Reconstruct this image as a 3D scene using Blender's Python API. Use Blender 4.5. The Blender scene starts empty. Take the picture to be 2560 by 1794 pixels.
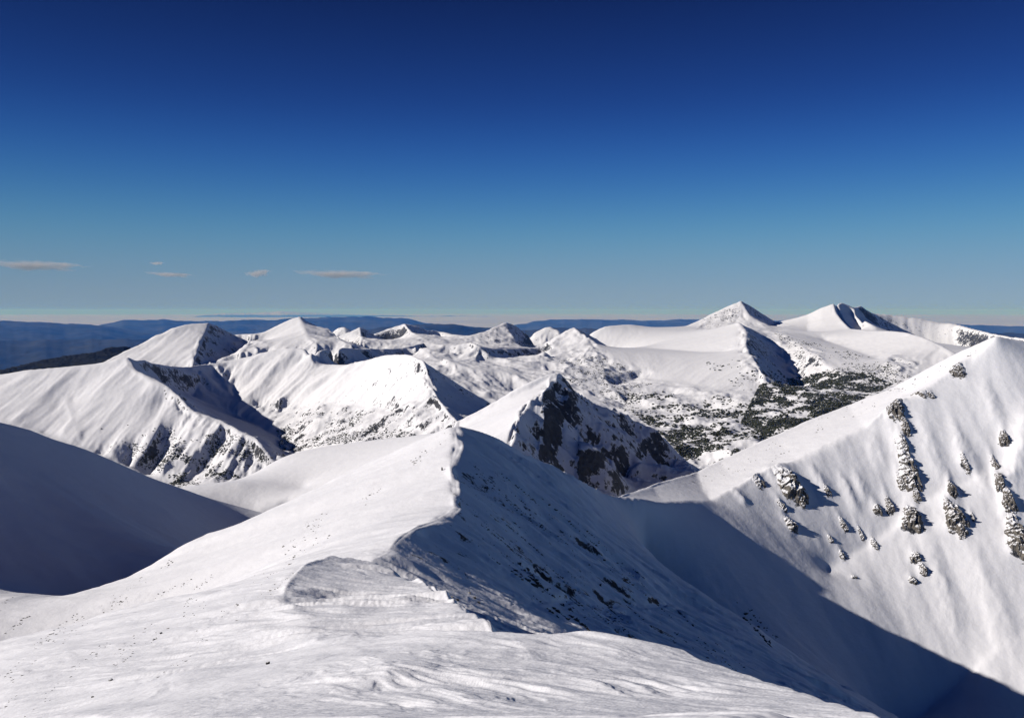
import bpy, bmesh, math, random, os, time
import numpy as np
from mathutils import Vector, Matrix

T0 = time.time()
sc = bpy.context.scene
COL = sc.collection

# ------------------------------------------------------------------ camera
F = 2009.0                       # focal length in photograph pixels (2560 wide)
PITCH = math.atan(122.0 / F)
cam_d = bpy.data.cameras.new('camera')
cam = bpy.data.objects.new('camera', cam_d)
COL.objects.link(cam)
cam.location = (0, 0, 0)
cam.rotation_euler = (math.radians(90) - PITCH, 0, 0)
cam_d.sensor_fit = 'HORIZONTAL'
cam_d.sensor_width = 36.0
cam_d.lens = 36.0 * F / 2560.0
cam_d.clip_start = 0.1
cam_d.clip_end = 900000.0
sc.camera = cam

# ------------------------------------------------------------------ sun, sky, exposure
SUN_EL = math.radians(26.5)
SUN_AZ = math.radians(-95.0)     # from +Y, clockwise: left of the view, a little behind
sun_dir = Vector((math.sin(SUN_AZ) * math.cos(SUN_EL), math.cos(SUN_AZ) * math.cos(SUN_EL), math.sin(SUN_EL)))
sl = bpy.data.lights.new('sun', 'SUN')
sl.energy = 5.0
sl.angle = math.radians(0.53)
sl.color = (1.0, 0.92, 0.865)
so = bpy.data.objects.new('sun', sl)
COL.objects.link(so)
so.rotation_euler = (-sun_dir).to_track_quat('-Z', 'Y').to_euler()
so.location = (0, 0, 500)

world = bpy.data.worlds.new('World')
sc.world = world
world.use_nodes = True
wn = world.node_tree
wn.nodes.clear()
sky = wn.nodes.new('ShaderNodeTexSky')
sky.sky_type = 'NISHITA'
sky.sun_disc = False
sky.sun_elevation = SUN_EL
sky.sun_rotation = SUN_AZ
sky.altitude = 2900.0
sky.air_density = 1.0
sky.dust_density = 0.1
sky.ozone_density = 2.0
def wl(a, b): wn.links.new(a, b)
def wnode(t): return wn.nodes.new(t)
def lin(c): return tuple(((v / 255 / 12.92) if v / 255 <= 0.04045 else ((v / 255 + 0.055) / 1.055) ** 2.4) for v in c)
# deep winter blue graded by elevation above the horizon, blended with the physical sky
tc = wnode('ShaderNodeTexCoord')
sx = wnode('ShaderNodeSeparateXYZ'); wl(tc.outputs['Generated'], sx.inputs[0])
as_ = wnode('ShaderNodeMath'); as_.operation = 'ARCSINE'; wl(sx.outputs['Z'], as_.inputs[0])
mr = wnode('ShaderNodeMapRange'); mr.inputs['From Min'].default_value = 0.0; mr.inputs['From Max'].default_value = math.radians(30)
wl(as_.outputs[0], mr.inputs['Value'])
ramp = wnode('ShaderNodeValToRGB'); ramp.color_ramp.interpolation = 'B_SPLINE'
SKY = [(0, (131, 152, 171)), (2.1, (119, 147, 171)), (5.0, (88, 140, 173)), (7.8, (58, 113, 168)), (10.6, (39, 87, 156)), (13.4, (27, 64, 132)), (16.2, (21, 51, 113)), (18.8, (16, 41, 97)), (21.2, (12, 32, 82)), (30, (8, 19, 52))]
els = ramp.color_ramp.elements
while len(els) < len(SKY): els.new(0.5)
for e, (d, c) in zip(els, SKY):
    e.position = d / 30.0; e.color = lin(c) + (1,)
wl(mr.outputs[0], ramp.inputs[0])
az_g = wnode('ShaderNodeMapRange'); az_g.inputs['From Min'].default_value = -0.6; az_g.inputs['From Max'].default_value = 0.6
az_g.inputs['To Min'].default_value = 0.96; az_g.inputs['To Max'].default_value = 1.22
wl(sx.outputs['X'], az_g.inputs['Value'])
vm = wnode('ShaderNodeVectorMath'); vm.operation = 'SCALE'; wl(ramp.outputs[0], vm.inputs[0]); wl(az_g.outputs[0], vm.inputs['Scale'])
sk = wnode('ShaderNodeVectorMath'); sk.operation = 'SCALE'; wl(sky.outputs[0], sk.inputs[0]); sk.inputs['Scale'].default_value = 0.1
mx = wnode('ShaderNodeMix'); mx.data_type = 'RGBA'; mx.inputs['Factor'].default_value = 0.01
wl(vm.outputs[0], mx.inputs['A']); wl(sk.outputs[0], mx.inputs['B'])
bg = wnode('ShaderNodeBackground'); bg.inputs['Strength'].default_value = 0.93
wo = wnode('ShaderNodeOutputWorld')
wl(mx.outputs['Result'], bg.inputs[0]); wl(bg.outputs[0], wo.inputs[0])

sc.view_settings.view_transform = 'Standard'
sc.view_settings.look = 'None'
sc.view_settings.gamma = 1.0
sc.view_settings.exposure = 0.10
sc.render.engine = 'CYCLES'
sc.cycles.use_denoising = True
sc.cycles.max_bounces = 6
sc.cycles.volume_bounces = 0
sc.cycles.diffuse_bounces = 1
sc.cycles.sample_clamp_indirect = 0.32
rng = np.random.default_rng(7)
random.seed(7)

# ------------------------------------------------------------------ photograph pixel -> direction
SP, CP = math.sin(PITCH), math.cos(PITCH)
def az_te(px, py):
    dx = (np.asarray(px, float) - 1280.0) / F
    dy = (897.0 - np.asarray(py, float)) / F
    y = CP + dy * SP
    z = -SP + dy * CP
    return np.arctan2(dx, y), z / np.hypot(dx, y)
def project(x, y, z):
    d = y * CP - z * SP
    u = y * SP + z * CP
    return 1280 + F * x / d, 897 - F * u / d
def P(px, py, D):
    a, t = az_te(px, py)
    return (D * math.sin(a), D * math.cos(a), D * float(t))

# ------------------------------------------------------------------ noise
def _h(ix, iy, s):
    h = (ix.astype(np.int64) * 374761393 + iy.astype(np.int64) * 668265263 + s * 1274126177) & 0xffffffff
    h = ((h ^ (h >> 13)) * 1274126177) & 0xffffffff
    h = ((h ^ (h >> 16)) * 2246822519) & 0xffffffff
    return (h ^ (h >> 15)) & 0xffffff
def perlin(x, y, s=0):
    x0 = np.floor(x); y0 = np.floor(y)
    fx = x - x0; fy = y - y0
    ix = x0.astype(np.int64); iy = y0.astype(np.int64)
    u = fx * fx * fx * (fx * (fx * 6 - 15) + 10); v = fy * fy * fy * (fy * (fy * 6 - 15) + 10)
    def g(dx, dy):
        a = _h(ix + dx, iy + dy, s) * (2 * math.pi / 0x1000000)
        return np.cos(a) * (fx - dx) + np.sin(a) * (fy - dy)
    n0 = g(0, 0); n1 = g(1, 0); n2 = g(0, 1); n3 = g(1, 1)
    a = n0 + u * (n1 - n0); b = n2 + u * (n3 - n2)
    return 1.4 * (a + v * (b - a))
def fbm(x, y, o=4, s=0, gain=0.5):
    r = 0; a = 1; t = 0
    for i in range(o):
        r = r + a * perlin(x * 2 ** i + 17.3 * i, y * 2 ** i - 9.1 * i, s + i); t += a; a *= gain
    return r / t
def sstep(a, b, x):
    t = np.clip((x - a) / (b - a), 0, 1)
    return t * t * (3 - 2 * t)
def gully(x, y, dx, dy, s):
    """stripes running down the slope: (dx,dy) is the across-slope direction. returns value, in -1..1"""
    x0 = np.floor(x); y0 = np.floor(y); fx = x - x0; fy = y - y0
    ix = x0.astype(np.int64); iy = y0.astype(np.int64)
    va = 0; wt = 0
    for i in (-1, 0, 1):
        for j in (-1, 0, 1):
            h1 = _h(ix + i, iy + j, s) / 0x1000000; h2 = _h(ix + i, iy + j, s + 57) / 0x1000000
            ax = fx - 0.5 - i + (h1 - 0.5) * 0.6; ay = fy - 0.5 - j + (h2 - 0.5) * 0.6
            w = np.exp(-2.8 * (ax * ax + ay * ay))
            va = va + np.cos((ax * dx + ay * dy) * 2 * math.pi) * w; wt = wt + w
    return va / wt

# ------------------------------------------------------------------ control lines of the terrain
# Each line is a list of (px, py, D): a crest, spur, valley or foot seen in the photograph at
# px,py (2560-wide) and standing D metres away; W lines are world x,y,z in metres.
LINES = []      # (kind, pts, rough, back)
def L(pts, rough=0.0, back=None): LINES.append(('p', pts, rough, back))
def W(pts): LINES.append(('w', pts, 0, None))
def offset(pts, n, dd, slope, bulge=0):
    q = [P(*p) for p in pts]
    W([(x + n[0] * dd, y + n[1] * dd, z - slope * dd + bulge) for x, y, z in q])

# ground under the viewer
W([(x, y, -1.7 - 0.10 * y) for x, y in [(-3, .6), (-1.5, 1.2), (0, 1.5), (1.5, 1.2), (3, .6)]])
# bottom of the frame, left slope to near plateau
L([(-1900, 2100, 80), (-500, 1850, 110), (0, 1794, 70), (250, 1794, 34), (500, 1794, 18.5), (750, 1794, 11.5), (975, 1794, 8), (1280, 1794, 6), (1800, 1794, 5.5), (2205, 1794, 7)])
# crest that the light turns over on, near plateau
L([(970, 1676, 24), (930, 1640, 36), (860, 1612, 50), (787, 1597, 62)])
# edge of the near plateau (right part is a cornice)
L([(787, 1599, 64), (900, 1591, 56), (1050, 1578, 48), (1251, 1566, 42)], 0.6)
L([(1251, 1566, 42), (1460, 1568, 38), (1600, 1586, 36), (1700, 1603, 34.5), (1722, 1612, 34), (1777, 1650, 30), (1959, 1710, 24), (2068, 1743, 20), (2205, 1794, 14), (2400, 1890, 10), (2800, 2120, 6), (4500, 3200, 4)], 1.0, (1.12, 1.6))
# second hump: its left crest, top and right outline
L([(787, 1597, 68), (750, 1557, 84), (745, 1528, 95), (711, 1513, 105), (716, 1459, 128), (758, 1410, 152), (822, 1390, 170)], 1.0)
L([(822, 1390, 170), (916, 1396, 178), (945, 1405, 172), (1019, 1439, 150), (1081, 1459, 132), (1133, 1493, 105), (1192, 1533, 78), (1251, 1563, 60)], 0.2, (1.05, 0.9))
L([(800, 1500, 120), (950, 1490, 118), (1080, 1520, 90)])
# main crest up to the bump and down to the saddle
L([(916, 1398, 196), (975, 1380, 208), (995, 1345, 222), (1040, 1315, 240), (1086, 1301, 256), (1110, 1290, 272), (1145, 1269, 292), (1140, 1235, 316), (1135, 1197, 340), (1128, 1160, 365), (1133, 1143, 378), (1148, 1111, 402), (1140, 1080, 425), (1135, 1056, 448)], 0.12)
L([(1135, 1056, 448), (1202, 1067, 456), (1241, 1081, 462), (1281, 1109, 474), (1325, 1138, 490), (1394, 1171, 522), (1439, 1197, 545), (1505, 1232, 585), (1550, 1240, 610)], 0.8, (1.10, 0.9))
L([(1550, 1240, 610), (1600, 1247, 617), (1660, 1255, 637), (1720, 1258, 665), (1776, 1250, 702)], 0.9)
# lit left shoulder outline
L([(1135, 1056, 448), (1093, 1074, 450), (1029, 1101, 453), (970, 1136, 455), (896, 1163, 452), (797, 1207, 446), (730, 1241, 440), (652, 1279, 436), (618, 1301, 434), (562, 1327, 432), (506, 1340, 430), (450, 1372, 430), (412, 1395, 430), (326, 1443, 430), (281, 1468, 430), (210, 1490, 432)], 1.2, (1.10, 0.7))
L([(210, 1490, 432), (120, 1487, 440), (0, 1472, 450), (-200, 1440, 470), (-500, 1390, 500), (-1900, 1200, 600)], 0.8, (1.04, 0.25))
# left slope body
L([(-1200, 1600, 430), (0, 1600, 345), (250, 1600, 320), (500, 1510, 310), (700, 1410, 285), (860, 1340, 290), (980, 1290, 300)])
# shaded wall right of the main crest
L([(1300, 1350, 320), (1460, 1400, 345), (1600, 1450, 375)])
L([(1290, 1500, 215), (1460, 1520, 270), (1700, 1520, 380), (1900, 1560, 430)])
W([(8, 90, -66), (14, 60, -52), (22, 40, -42), (30, 15, -36), (40, -5, -34)])
W([(100, 600, -190), (130, 560, -215), (175, 520, -240), (250, 490, -268), (350, 480, -305), (500, 440, -345), (760, 300, -370), (1000, 100, -340)])
W([(300, 250, -225), (280, 120, -215), (300, 30, -230)])
# right mountain: outline, crest, camera-side face
L([(1550, 1240, 612), (1600, 1221, 675), (1684, 1193, 755), (1742, 1177, 803), (1851, 1126, 865), (1934, 1087, 892), (2018, 1051, 925), (2118, 1011, 960), (2227, 968, 985), (2327, 915, 1000), (2386, 882, 1003), (2436, 859, 998), (2490, 838, 980)], 1.3, (1.10, 0.8))
L([(1776, 1250, 702), (1851, 1210, 738), (1893, 1177, 758), (1993, 1151, 792), (2018, 1135, 808), (2102, 1093, 838), (2164, 1068, 858), (2227, 1006, 885), (2290, 988, 902), (2394, 934, 942), (2457, 871, 970), (2490, 838, 980)], 3.0)
L([(2490, 838, 980), (2560, 850, 1010), (2700, 880, 1045), (2950, 960, 1050), (3600, 1200, 1000)], 1.0, (1.10, 0.8))
RM = [(1851, 1210, 738), (1993, 1151, 792), (2102, 1093, 838), (2227, 1010, 884), (2394, 938, 941), (2490, 845, 980), (2700, 885, 1045), (2950, 960, 1050)]
offset(RM[1:], (-0.08, -0.995), 95, 0.80)
offset(RM[1:], (-0.08, -0.995), 215, 0.74)
# left hill in shade
L([(0, 1053, 640), (75, 1073, 652), (131, 1096, 662), (187, 1111, 672), (243, 1131, 684), (318, 1163, 702), (375, 1190, 716), (450, 1216, 736), (524, 1242, 756), (599, 1264, 775), (644, 1281, 790), (720, 1320, 810)], 0.5, (1.12, 0.55))
L([(-1900, 500, 700), (-900, 830, 560), (-400, 960, 600), (-200, 1010, 620), (0, 1053, 640)], 0.5, (1.12, 0.5))
L([(-400, 1400, 505), (0, 1440, 490), (210, 1500, 480), (330, 1480, 490)])
RL = [(131, 1096, 662), (243, 1131, 684), (375, 1190, 716), (460, 1220, 738)]
offset(RL, (0.96, -0.28), 65, 0.66)
offset(RL, (0.96, -0.28), 140, 0.63)
# two rounded hills behind the shoulder
L([(430, 1226, 1000), (464, 1216, 995), (540, 1209, 985), (600, 1206, 980), (680, 1210, 975), (760, 1222, 960)], 0)
L([(520, 1250, 945), (600, 1268, 930), (640, 1278, 920), (700, 1256, 915), (770, 1232, 915)])
L([(592, 1203, 1075), (637, 1182, 1090), (685, 1148, 1110), (712, 1133, 1115), (768, 1118, 1120), (860, 1105, 1115), (950, 1094, 1090), (1040, 1085, 1050), (1135, 1075, 1000)], 0.3, (1.10, 0.5))
# dark cliff pyramid
L([(1135, 1048, 1000), (1152, 1043, 1003), (1223, 1008, 1013), (1287, 972, 1024), (1343, 946, 1040), (1381, 930, 1052), (1399, 929, 1055)], 1.0, (1.12, 0.7))
L([(1399, 929, 1055), (1414, 942, 1062), (1437, 961, 1072), (1470, 987, 1085), (1493, 1008, 1098), (1534, 1023, 1120), (1575, 1040, 1140), (1613, 1073, 1158), (1663, 1089, 1175), (1705, 1139, 1185), (1738, 1160, 1195), (1800, 1210, 1210)], 2.5, (1.10, 0.8))
L([(1385, 932, 1050), (1381, 950, 1030), (1373, 972, 990), (1339, 1002, 915), (1302, 1032, 855), (1291, 1058, 822), (1283, 1085, 795), (1276, 1103, 780), (1260, 1130, 740)], 3.0)
L([(1300, 1170, 740), (1400, 1215, 790), (1530, 1245, 845), (1600, 1230, 900)])
W([(-60, 720, -150), (-140, 720, -170)])
# valley behind the first mountains
W([(-1300, 1250, -300), (-800, 1380, -330), (-400, 1440, -345), (-100, 1400, -330), (150, 1450, -330), (500, 1250, -340), (900, 1100, -330), (1500, 900, -330)])
# left ridge
L([(-1900, 800, 3400), (-600, 900, 2700), (0, 935, 2330), (75, 922, 2290), (169, 914, 2250), (243, 907, 2220), (288, 897, 2205), (318, 891, 2200)], 1.0, (1.12, 0.6))
L([(318, 891, 2200), (341, 901, 2250), (360, 898, 2300), (412, 910, 2450), (461, 916, 2560), (483, 912, 2600), (517, 907, 2680), (562, 901, 2720), (618, 890, 2720), (674, 873, 2700), (730, 865, 2680), (764, 869, 2640), (787, 898, 2600), (805, 910, 2560), (864, 910, 2420), (912, 899, 2280), (961, 886, 2150), (1010, 882, 2030), (1032, 886, 1970), (1058, 901, 1900)], 1.5, (1.10, 0.6))
L([(318, 891, 2200), (345, 924, 2120), (375, 942, 2060), (408, 957, 2010), (446, 987, 1950), (491, 1028, 1880), (524, 1040, 1840), (551, 1049, 1800), (584, 1062, 1760), (607, 1077, 1730), (637, 1088, 1700), (656, 1111, 1670), (689, 1145, 1640)], 3.0)
L([(500, 982, 2560), (600, 1000, 2450)])
L([(-400, 1053, 2300), (0, 1053, 2030), (190, 1115, 1850), (430, 1210, 1640), (560, 1210, 1560)])
L([(170, 1000, 2080), (200, 1090, 1880)])
L([(420, 1000, 1960), (380, 1090, 1800), (330, 1150, 1760)], 2)
L([(700, 1030, 2310), (800, 1010, 2150), (900, 1015, 1980), (990, 1030, 1830)])
L([(790, 1110, 1780), (880, 1095, 1720), (1050, 1075, 1600)])
L([(1058, 901, 1900), (1062, 927, 1860), (1077, 961, 1790), (1085, 983, 1740), (1100, 1002, 1680), (1118, 1025, 1610), (1133, 1042, 1560), (1150, 1080, 1480)], 3.0)
L([(1058, 901, 1900), (1100, 923, 1930), (1137, 946, 1945), (1175, 972, 1960), (1227, 1004, 1985), (1280, 1040, 2000)], 1.0, (1.08, 0.5))
# basin behind it
L([(1100, 935, 2500), (1180, 985, 2350), (1240, 1005, 2250), (1300, 990, 2400)])
L([(1100, 890, 2750), (1180, 920, 2650), (1300, 930, 2650)])
# left far dome and peak
L([(120, 960, 3000), (243, 907, 3300), (300, 882, 3400), (337, 864, 3450), (393, 834, 3520), (434, 815, 3560), (476, 806, 3600), (524, 805, 3620), (543, 815, 3720), (573, 830, 3800), (618, 835, 3750), (655, 832, 3800), (674, 822, 3820), (712, 802, 3870), (749, 789, 3900), (760, 796, 3980), (779, 815, 4020), (798, 820, 4000)], 0.6, (1.10, 0.6))
L([(524, 805, 3620), (512, 830, 3480), (498, 860, 3300), (482, 905, 3080)], 1.5)
L([(749, 789, 3900), (756, 810, 3700), (770, 840, 3400), (790, 862, 3200)], 0.6)
L([(600, 880, 3200), (620, 850, 3500), (625, 836, 3740)], 0)
L([(798, 820, 3900), (822, 820, 3700), (849, 843, 3500), (880, 862, 3200)], 1.5, (1.08, 0.5))
# shaded ridge behind the left ridge
RF = [(775, 884, 2560), (800, 875, 2620), (826, 867, 2700), (875, 869, 2850), (950, 871, 3080), (1000, 868, 3230), (1040, 860, 3380), (1062, 852, 3450)]
L(RF, 1.6, (1.03, 0.3))
offset(RF, (0.98, -0.2), 70, 0.72)
RK = [(1062, 852, 2950), (1100, 856, 3000), (1156, 864, 3050)]
L([(1100, 856, 3150), (1156, 864, 3150), (1182, 852, 3120), (1197, 867, 3000)], 1.5, (1.05, 0.5))
RK = [(1197, 867, 2980), (1240, 870, 3120), (1300, 869, 3330), (1332, 868, 3450)]
L(RK, 1.6, (1.05, 0.5))
offset(RK, (0.98, -0.2), 60, 0.70)
L([(1040, 862, 3250), (1075, 885, 2950), (1110, 915, 2700)], 1.5)
L([(1130, 905, 2850), (1150, 885, 3000)], 1.5)
# ridges of the centre
L([(840, 842, 4200), (901, 815, 4300), (931, 830, 4380), (968, 849, 4400), (995, 862, 4350)], 1.0, (1.06, 0.5))
L([(820, 835, 5300), (840, 820, 5300), (863, 813, 5200), (885, 825, 5200)], 0.6, (1.06, 0.5))
L([(901, 815, 4300), (905, 835, 4050), (900, 856, 3700)], 1)
L([(925, 834, 4700), (968, 820, 4750), (1010, 807, 4800), (1055, 815, 4850), (1066, 822, 4850), (1092, 820, 5000), (1130, 834, 4900), (1171, 839, 4700), (1175, 839, 4400)], 1.2, (1.06, 0.5))
L([(1010, 807, 4800), (1030, 830, 4400), (1060, 845, 3900)], 1.5)
L([(1080, 835, 4500), (1120, 850, 4000)], 1.5)
L([(1175, 839, 4150), (1212, 826, 4280), (1240, 812, 4400), (1264, 802, 4500), (1298, 815, 4600), (1321, 834, 4650), (1337, 864, 4700)], 1.2, (1.05, 0.7))
L([(1200, 862, 3700), (1240, 866, 3700), (1310, 868, 3900)])
L([(1332, 832, 5500), (1350, 822, 5550), (1373, 811, 5600), (1399, 826, 5500), (1420, 840, 5500)], 1.5, (1.05, 0.6))
L([(1332, 868, 3450), (1370, 850, 3500), (1399, 834, 3550), (1433, 815, 3600), (1467, 830, 3660), (1500, 850, 3690), (1523, 867, 3700)], 0.6, (1.06, 0.7))
L([(1363, 925, 2750), (1357, 895, 2950), (1362, 876, 3100)], 1.5)
L([(1420, 920, 2750), (1530, 935, 2750), (1600, 920, 2900)])
L([(1380, 985, 2400), (1500, 1000, 2400)])
# plateau dome
L([(1478, 830, 4250), (1512, 813, 4300), (1572, 809, 4400), (1624, 817, 4500), (1663, 817, 4600), (1713, 815, 4700), (1746, 800, 4800), (1788, 777, 4900), (1820, 762, 4960), (1851, 749, 5000), (1868, 759, 5100), (1893, 771, 5150), (1918, 788, 5200), (1940, 806, 5220)], 0.6, (1.06, 0.6))
L([(1851, 749, 5000), (1868, 775, 4850), (1876, 788, 4780), (1893, 800, 4700), (1922, 813, 4600), (1947, 826, 4500)], 0.8)
L([(1720, 826, 4300), (1790, 822, 4200), (1847, 805, 3850)], 0)
L([(1847, 805, 3820), (1868, 830, 3500), (1863, 859, 3220), (1884, 896, 2920), (1905, 920, 2760), (1914, 942, 2650)], 3.0)
L([(1620, 870, 3600), (1750, 880, 3300), (1820, 880, 3200)])
L([(1540, 965, 2700), (1600, 945, 2800), (1700, 955, 2680), (1780, 972, 2560), (1890, 985, 2450)], 0.5)
L([(1960, 830, 4100), (2010, 870, 3600), (2050, 900, 3250), (2100, 930, 3000), (2230, 968, 2850)])
L([(1560, 1010, 2400), (1700, 1040, 2200), (1880, 1020, 2250), (2050, 990, 2350)])
L([(1600, 1100, 1950), (1750, 1110, 1900), (1900, 1080, 1950)])
L([(1650, 1160, 1750), (1740, 1180, 1700)])
# right far peaks
L([(1940, 806, 5220), (1964, 800, 5220), (2018, 786, 5160), (2052, 767, 5200), (2089, 754, 5220), (2106, 755, 5350), (2131, 767, 5450), (2143, 765, 5500), (2152, 761, 5600), (2177, 775, 5750), (2227, 779, 5900), (2311, 786, 6000), (2373, 794, 6000), (2415, 809, 5800), (2486, 830, 5500), (2560, 842, 5200), (2700, 860, 5000), (3600, 800, 5500)], 0.9, (1.06, 0.6))
L([(2089, 754, 5220), (2091, 779, 5000), (2106, 800, 4700), (2127, 821, 4350), (2180, 826, 4100), (2227, 826, 3950), (2269, 830, 3800), (2311, 842, 3650), (2353, 861, 3500), (2386, 880, 3380), (2420, 900, 3300)], 0.5, (1.03, 0.25))
L([(2131, 767, 5350), (2160, 800, 4950), (2190, 818, 4600)], 1.5)
L([(2200, 822, 4900), (2300, 850, 4600), (2380, 872, 4300)], 0)
L([(2060, 850, 4100), (2150, 880, 3600), (2200, 900, 3350)], 0)
L([(2190, 915, 3150), (2230, 885, 3350), (2290, 905, 3250)], 1.5)
QW = [(2185, 777, 5800), (2227, 779, 5900), (2311, 786, 6000), (2373, 794, 6000), (2415, 809, 5800), (2486, 830, 5500), (2560, 842, 5200)]
offset(QW, (-0.35, -0.94), 120, 0.85)
offset(QW, (-0.35, -0.94), 270, 0.72)
# forested ridge far left
L([(-1900, 1150, 4000), (-200, 965, 4300), (0, 925, 4700), (60, 910, 4850), (120, 897, 5000), (165, 888, 5050), (240, 880, 5100), (275, 866, 5200), (330, 862, 5300)], 1.0, (1.1, 0.5))
# broad facets: surfaces stretched between two lines
LOFT = []
LOFT.append(([(1555, 1241, 612), (1660, 1255, 637), (1776, 1250, 702), (1851, 1210, 738), (1993, 1151, 792), (2164, 1068, 858), (2290, 988, 902), (2457, 871, 970)], [(1557, 1239, 620), (1630, 1212, 705), (1742, 1177, 803), (1800, 1151, 835), (1934, 1087, 892), (2118, 1011, 960), (2240, 962, 987), (2440, 857, 997)]))
LOFT.append(([(1851, 749, 5000), (1876, 788, 4800), (1922, 813, 4600)], [(1868, 757, 5080), (1905, 780, 5180), (1940, 806, 5200)]))
LOFT.append(([(1746, 800, 4800), (1788, 777, 4900), (1851, 749, 5000)], [(1760, 822, 4500), (1830, 818, 4500), (1922, 813, 4600)]))
LOFT.append(([(1847, 805, 3820), (1868, 830, 3500), (1863, 859, 3220), (1884, 896, 2920), (1914, 942, 2650)], [(1905, 835, 3950), (1934, 855, 3800), (1965, 905, 3500), (2000, 947, 3200), (1975, 985, 2850)]))
LOFT.append(([(2089, 754, 5220), (2091, 779, 5000), (2106, 800, 4700), (2127, 821, 4350)], [(2103, 757, 5300), (2128, 780, 5300), (2145, 800, 5250), (2168, 812, 5200)]))
LOFT.append(([(2018, 786, 5160), (2052, 767, 5200), (2089, 754, 5220)], [(2020, 830, 4500), (2060, 830, 4400), (2127, 821, 4350)]))
LOFT.append(([(1264, 802, 4500), (1272, 825, 4350), (1290, 850, 4150), (1304, 866, 4000)], [(1280, 808, 4560), (1305, 822, 4620), (1321, 836, 4650), (1337, 864, 4700)]))
LOFT.append(([(1175, 839, 4150), (1212, 826, 4280), (1240, 812, 4400), (1264, 802, 4500)], [(1190, 862, 3900), (1225, 864, 3900), (1265, 866, 3900), (1304, 866, 4000)]))
LOFT.append(([(1433, 815, 3600), (1455, 835, 3450), (1490, 856, 3300)], [(1450, 822, 3640), (1480, 838, 3680), (1523, 867, 3700)]))
LOFT.append(([(1370, 850, 3500), (1399, 834, 3550), (1433, 815, 3600)], [(1385, 905, 2900), (1430, 905, 2950), (1490, 860, 3290)]))
LOFT.append(([(1058, 901, 1900), (1077, 961, 1790), (1100, 1002, 1680), (1133, 1042, 1560)], [(1100, 923, 1930), (1140, 950, 1955), (1185, 980, 1970), (1227, 1004, 1985)]))
LOFT.append(([(341, 901, 2250), (412, 910, 2450), (461, 916, 2560), (517, 907, 2680)], [(470, 985, 2450), (500, 988, 2540), (560, 990, 2500), (590, 985, 2520)]))
LOFT.append(([(345, 924, 2120), (408, 957, 2010), (446, 987, 1950), (491, 1028, 1880), (551, 1049, 1800), (607, 1077, 1730), (656, 1111, 1670), (689, 1145, 1640)], [(470, 985, 2450), (520, 1010, 2430), (560, 1025, 2400), (600, 1042, 2340), (640, 1062, 2250), (690, 1090, 2080), (720, 1115, 1950), (735, 1133, 1850)]))
LOFT.append(([(1399, 930, 1055), (1381, 950, 1030), (1373, 972, 990), (1339, 1002, 915), (1302, 1032, 855), (1291, 1058, 822), (1276, 1103, 780)], [(1437, 962, 1072), (1480, 997, 1090), (1534, 1023, 1120), (1575, 1040, 1140), (1613, 1073, 1158), (1663, 1089, 1175), (1738, 1160, 1195)]))
LOFT.append(([(524, 805, 3620), (512, 830, 3480), (498, 860, 3300), (482, 905, 3080)], [(573, 830, 3780), (600, 850, 3750), (625, 865, 3700), (640, 878, 3650)]))
LOFT.append(([(901, 815, 4300), (900, 835, 4150), (905, 856, 4000)], [(931, 830, 4380), (955, 845, 4400), (990, 860, 4350)]))
LOFT.append(([(1010, 807, 4800), (1030, 830, 4600), (1060, 845, 4400)], [(1055, 815, 4900), (1075, 828, 4950), (1100, 842, 4950)]))
# descent to the plain
W([(x, math.sqrt(9500 ** 2 - x * x), -1700) for x in np.linspace(-9100, 9100, 60)])
W([(x, math.sqrt(12500 ** 2 - x * x), -1950) for x in np.linspace(-12000, 12000, 60)])

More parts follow.
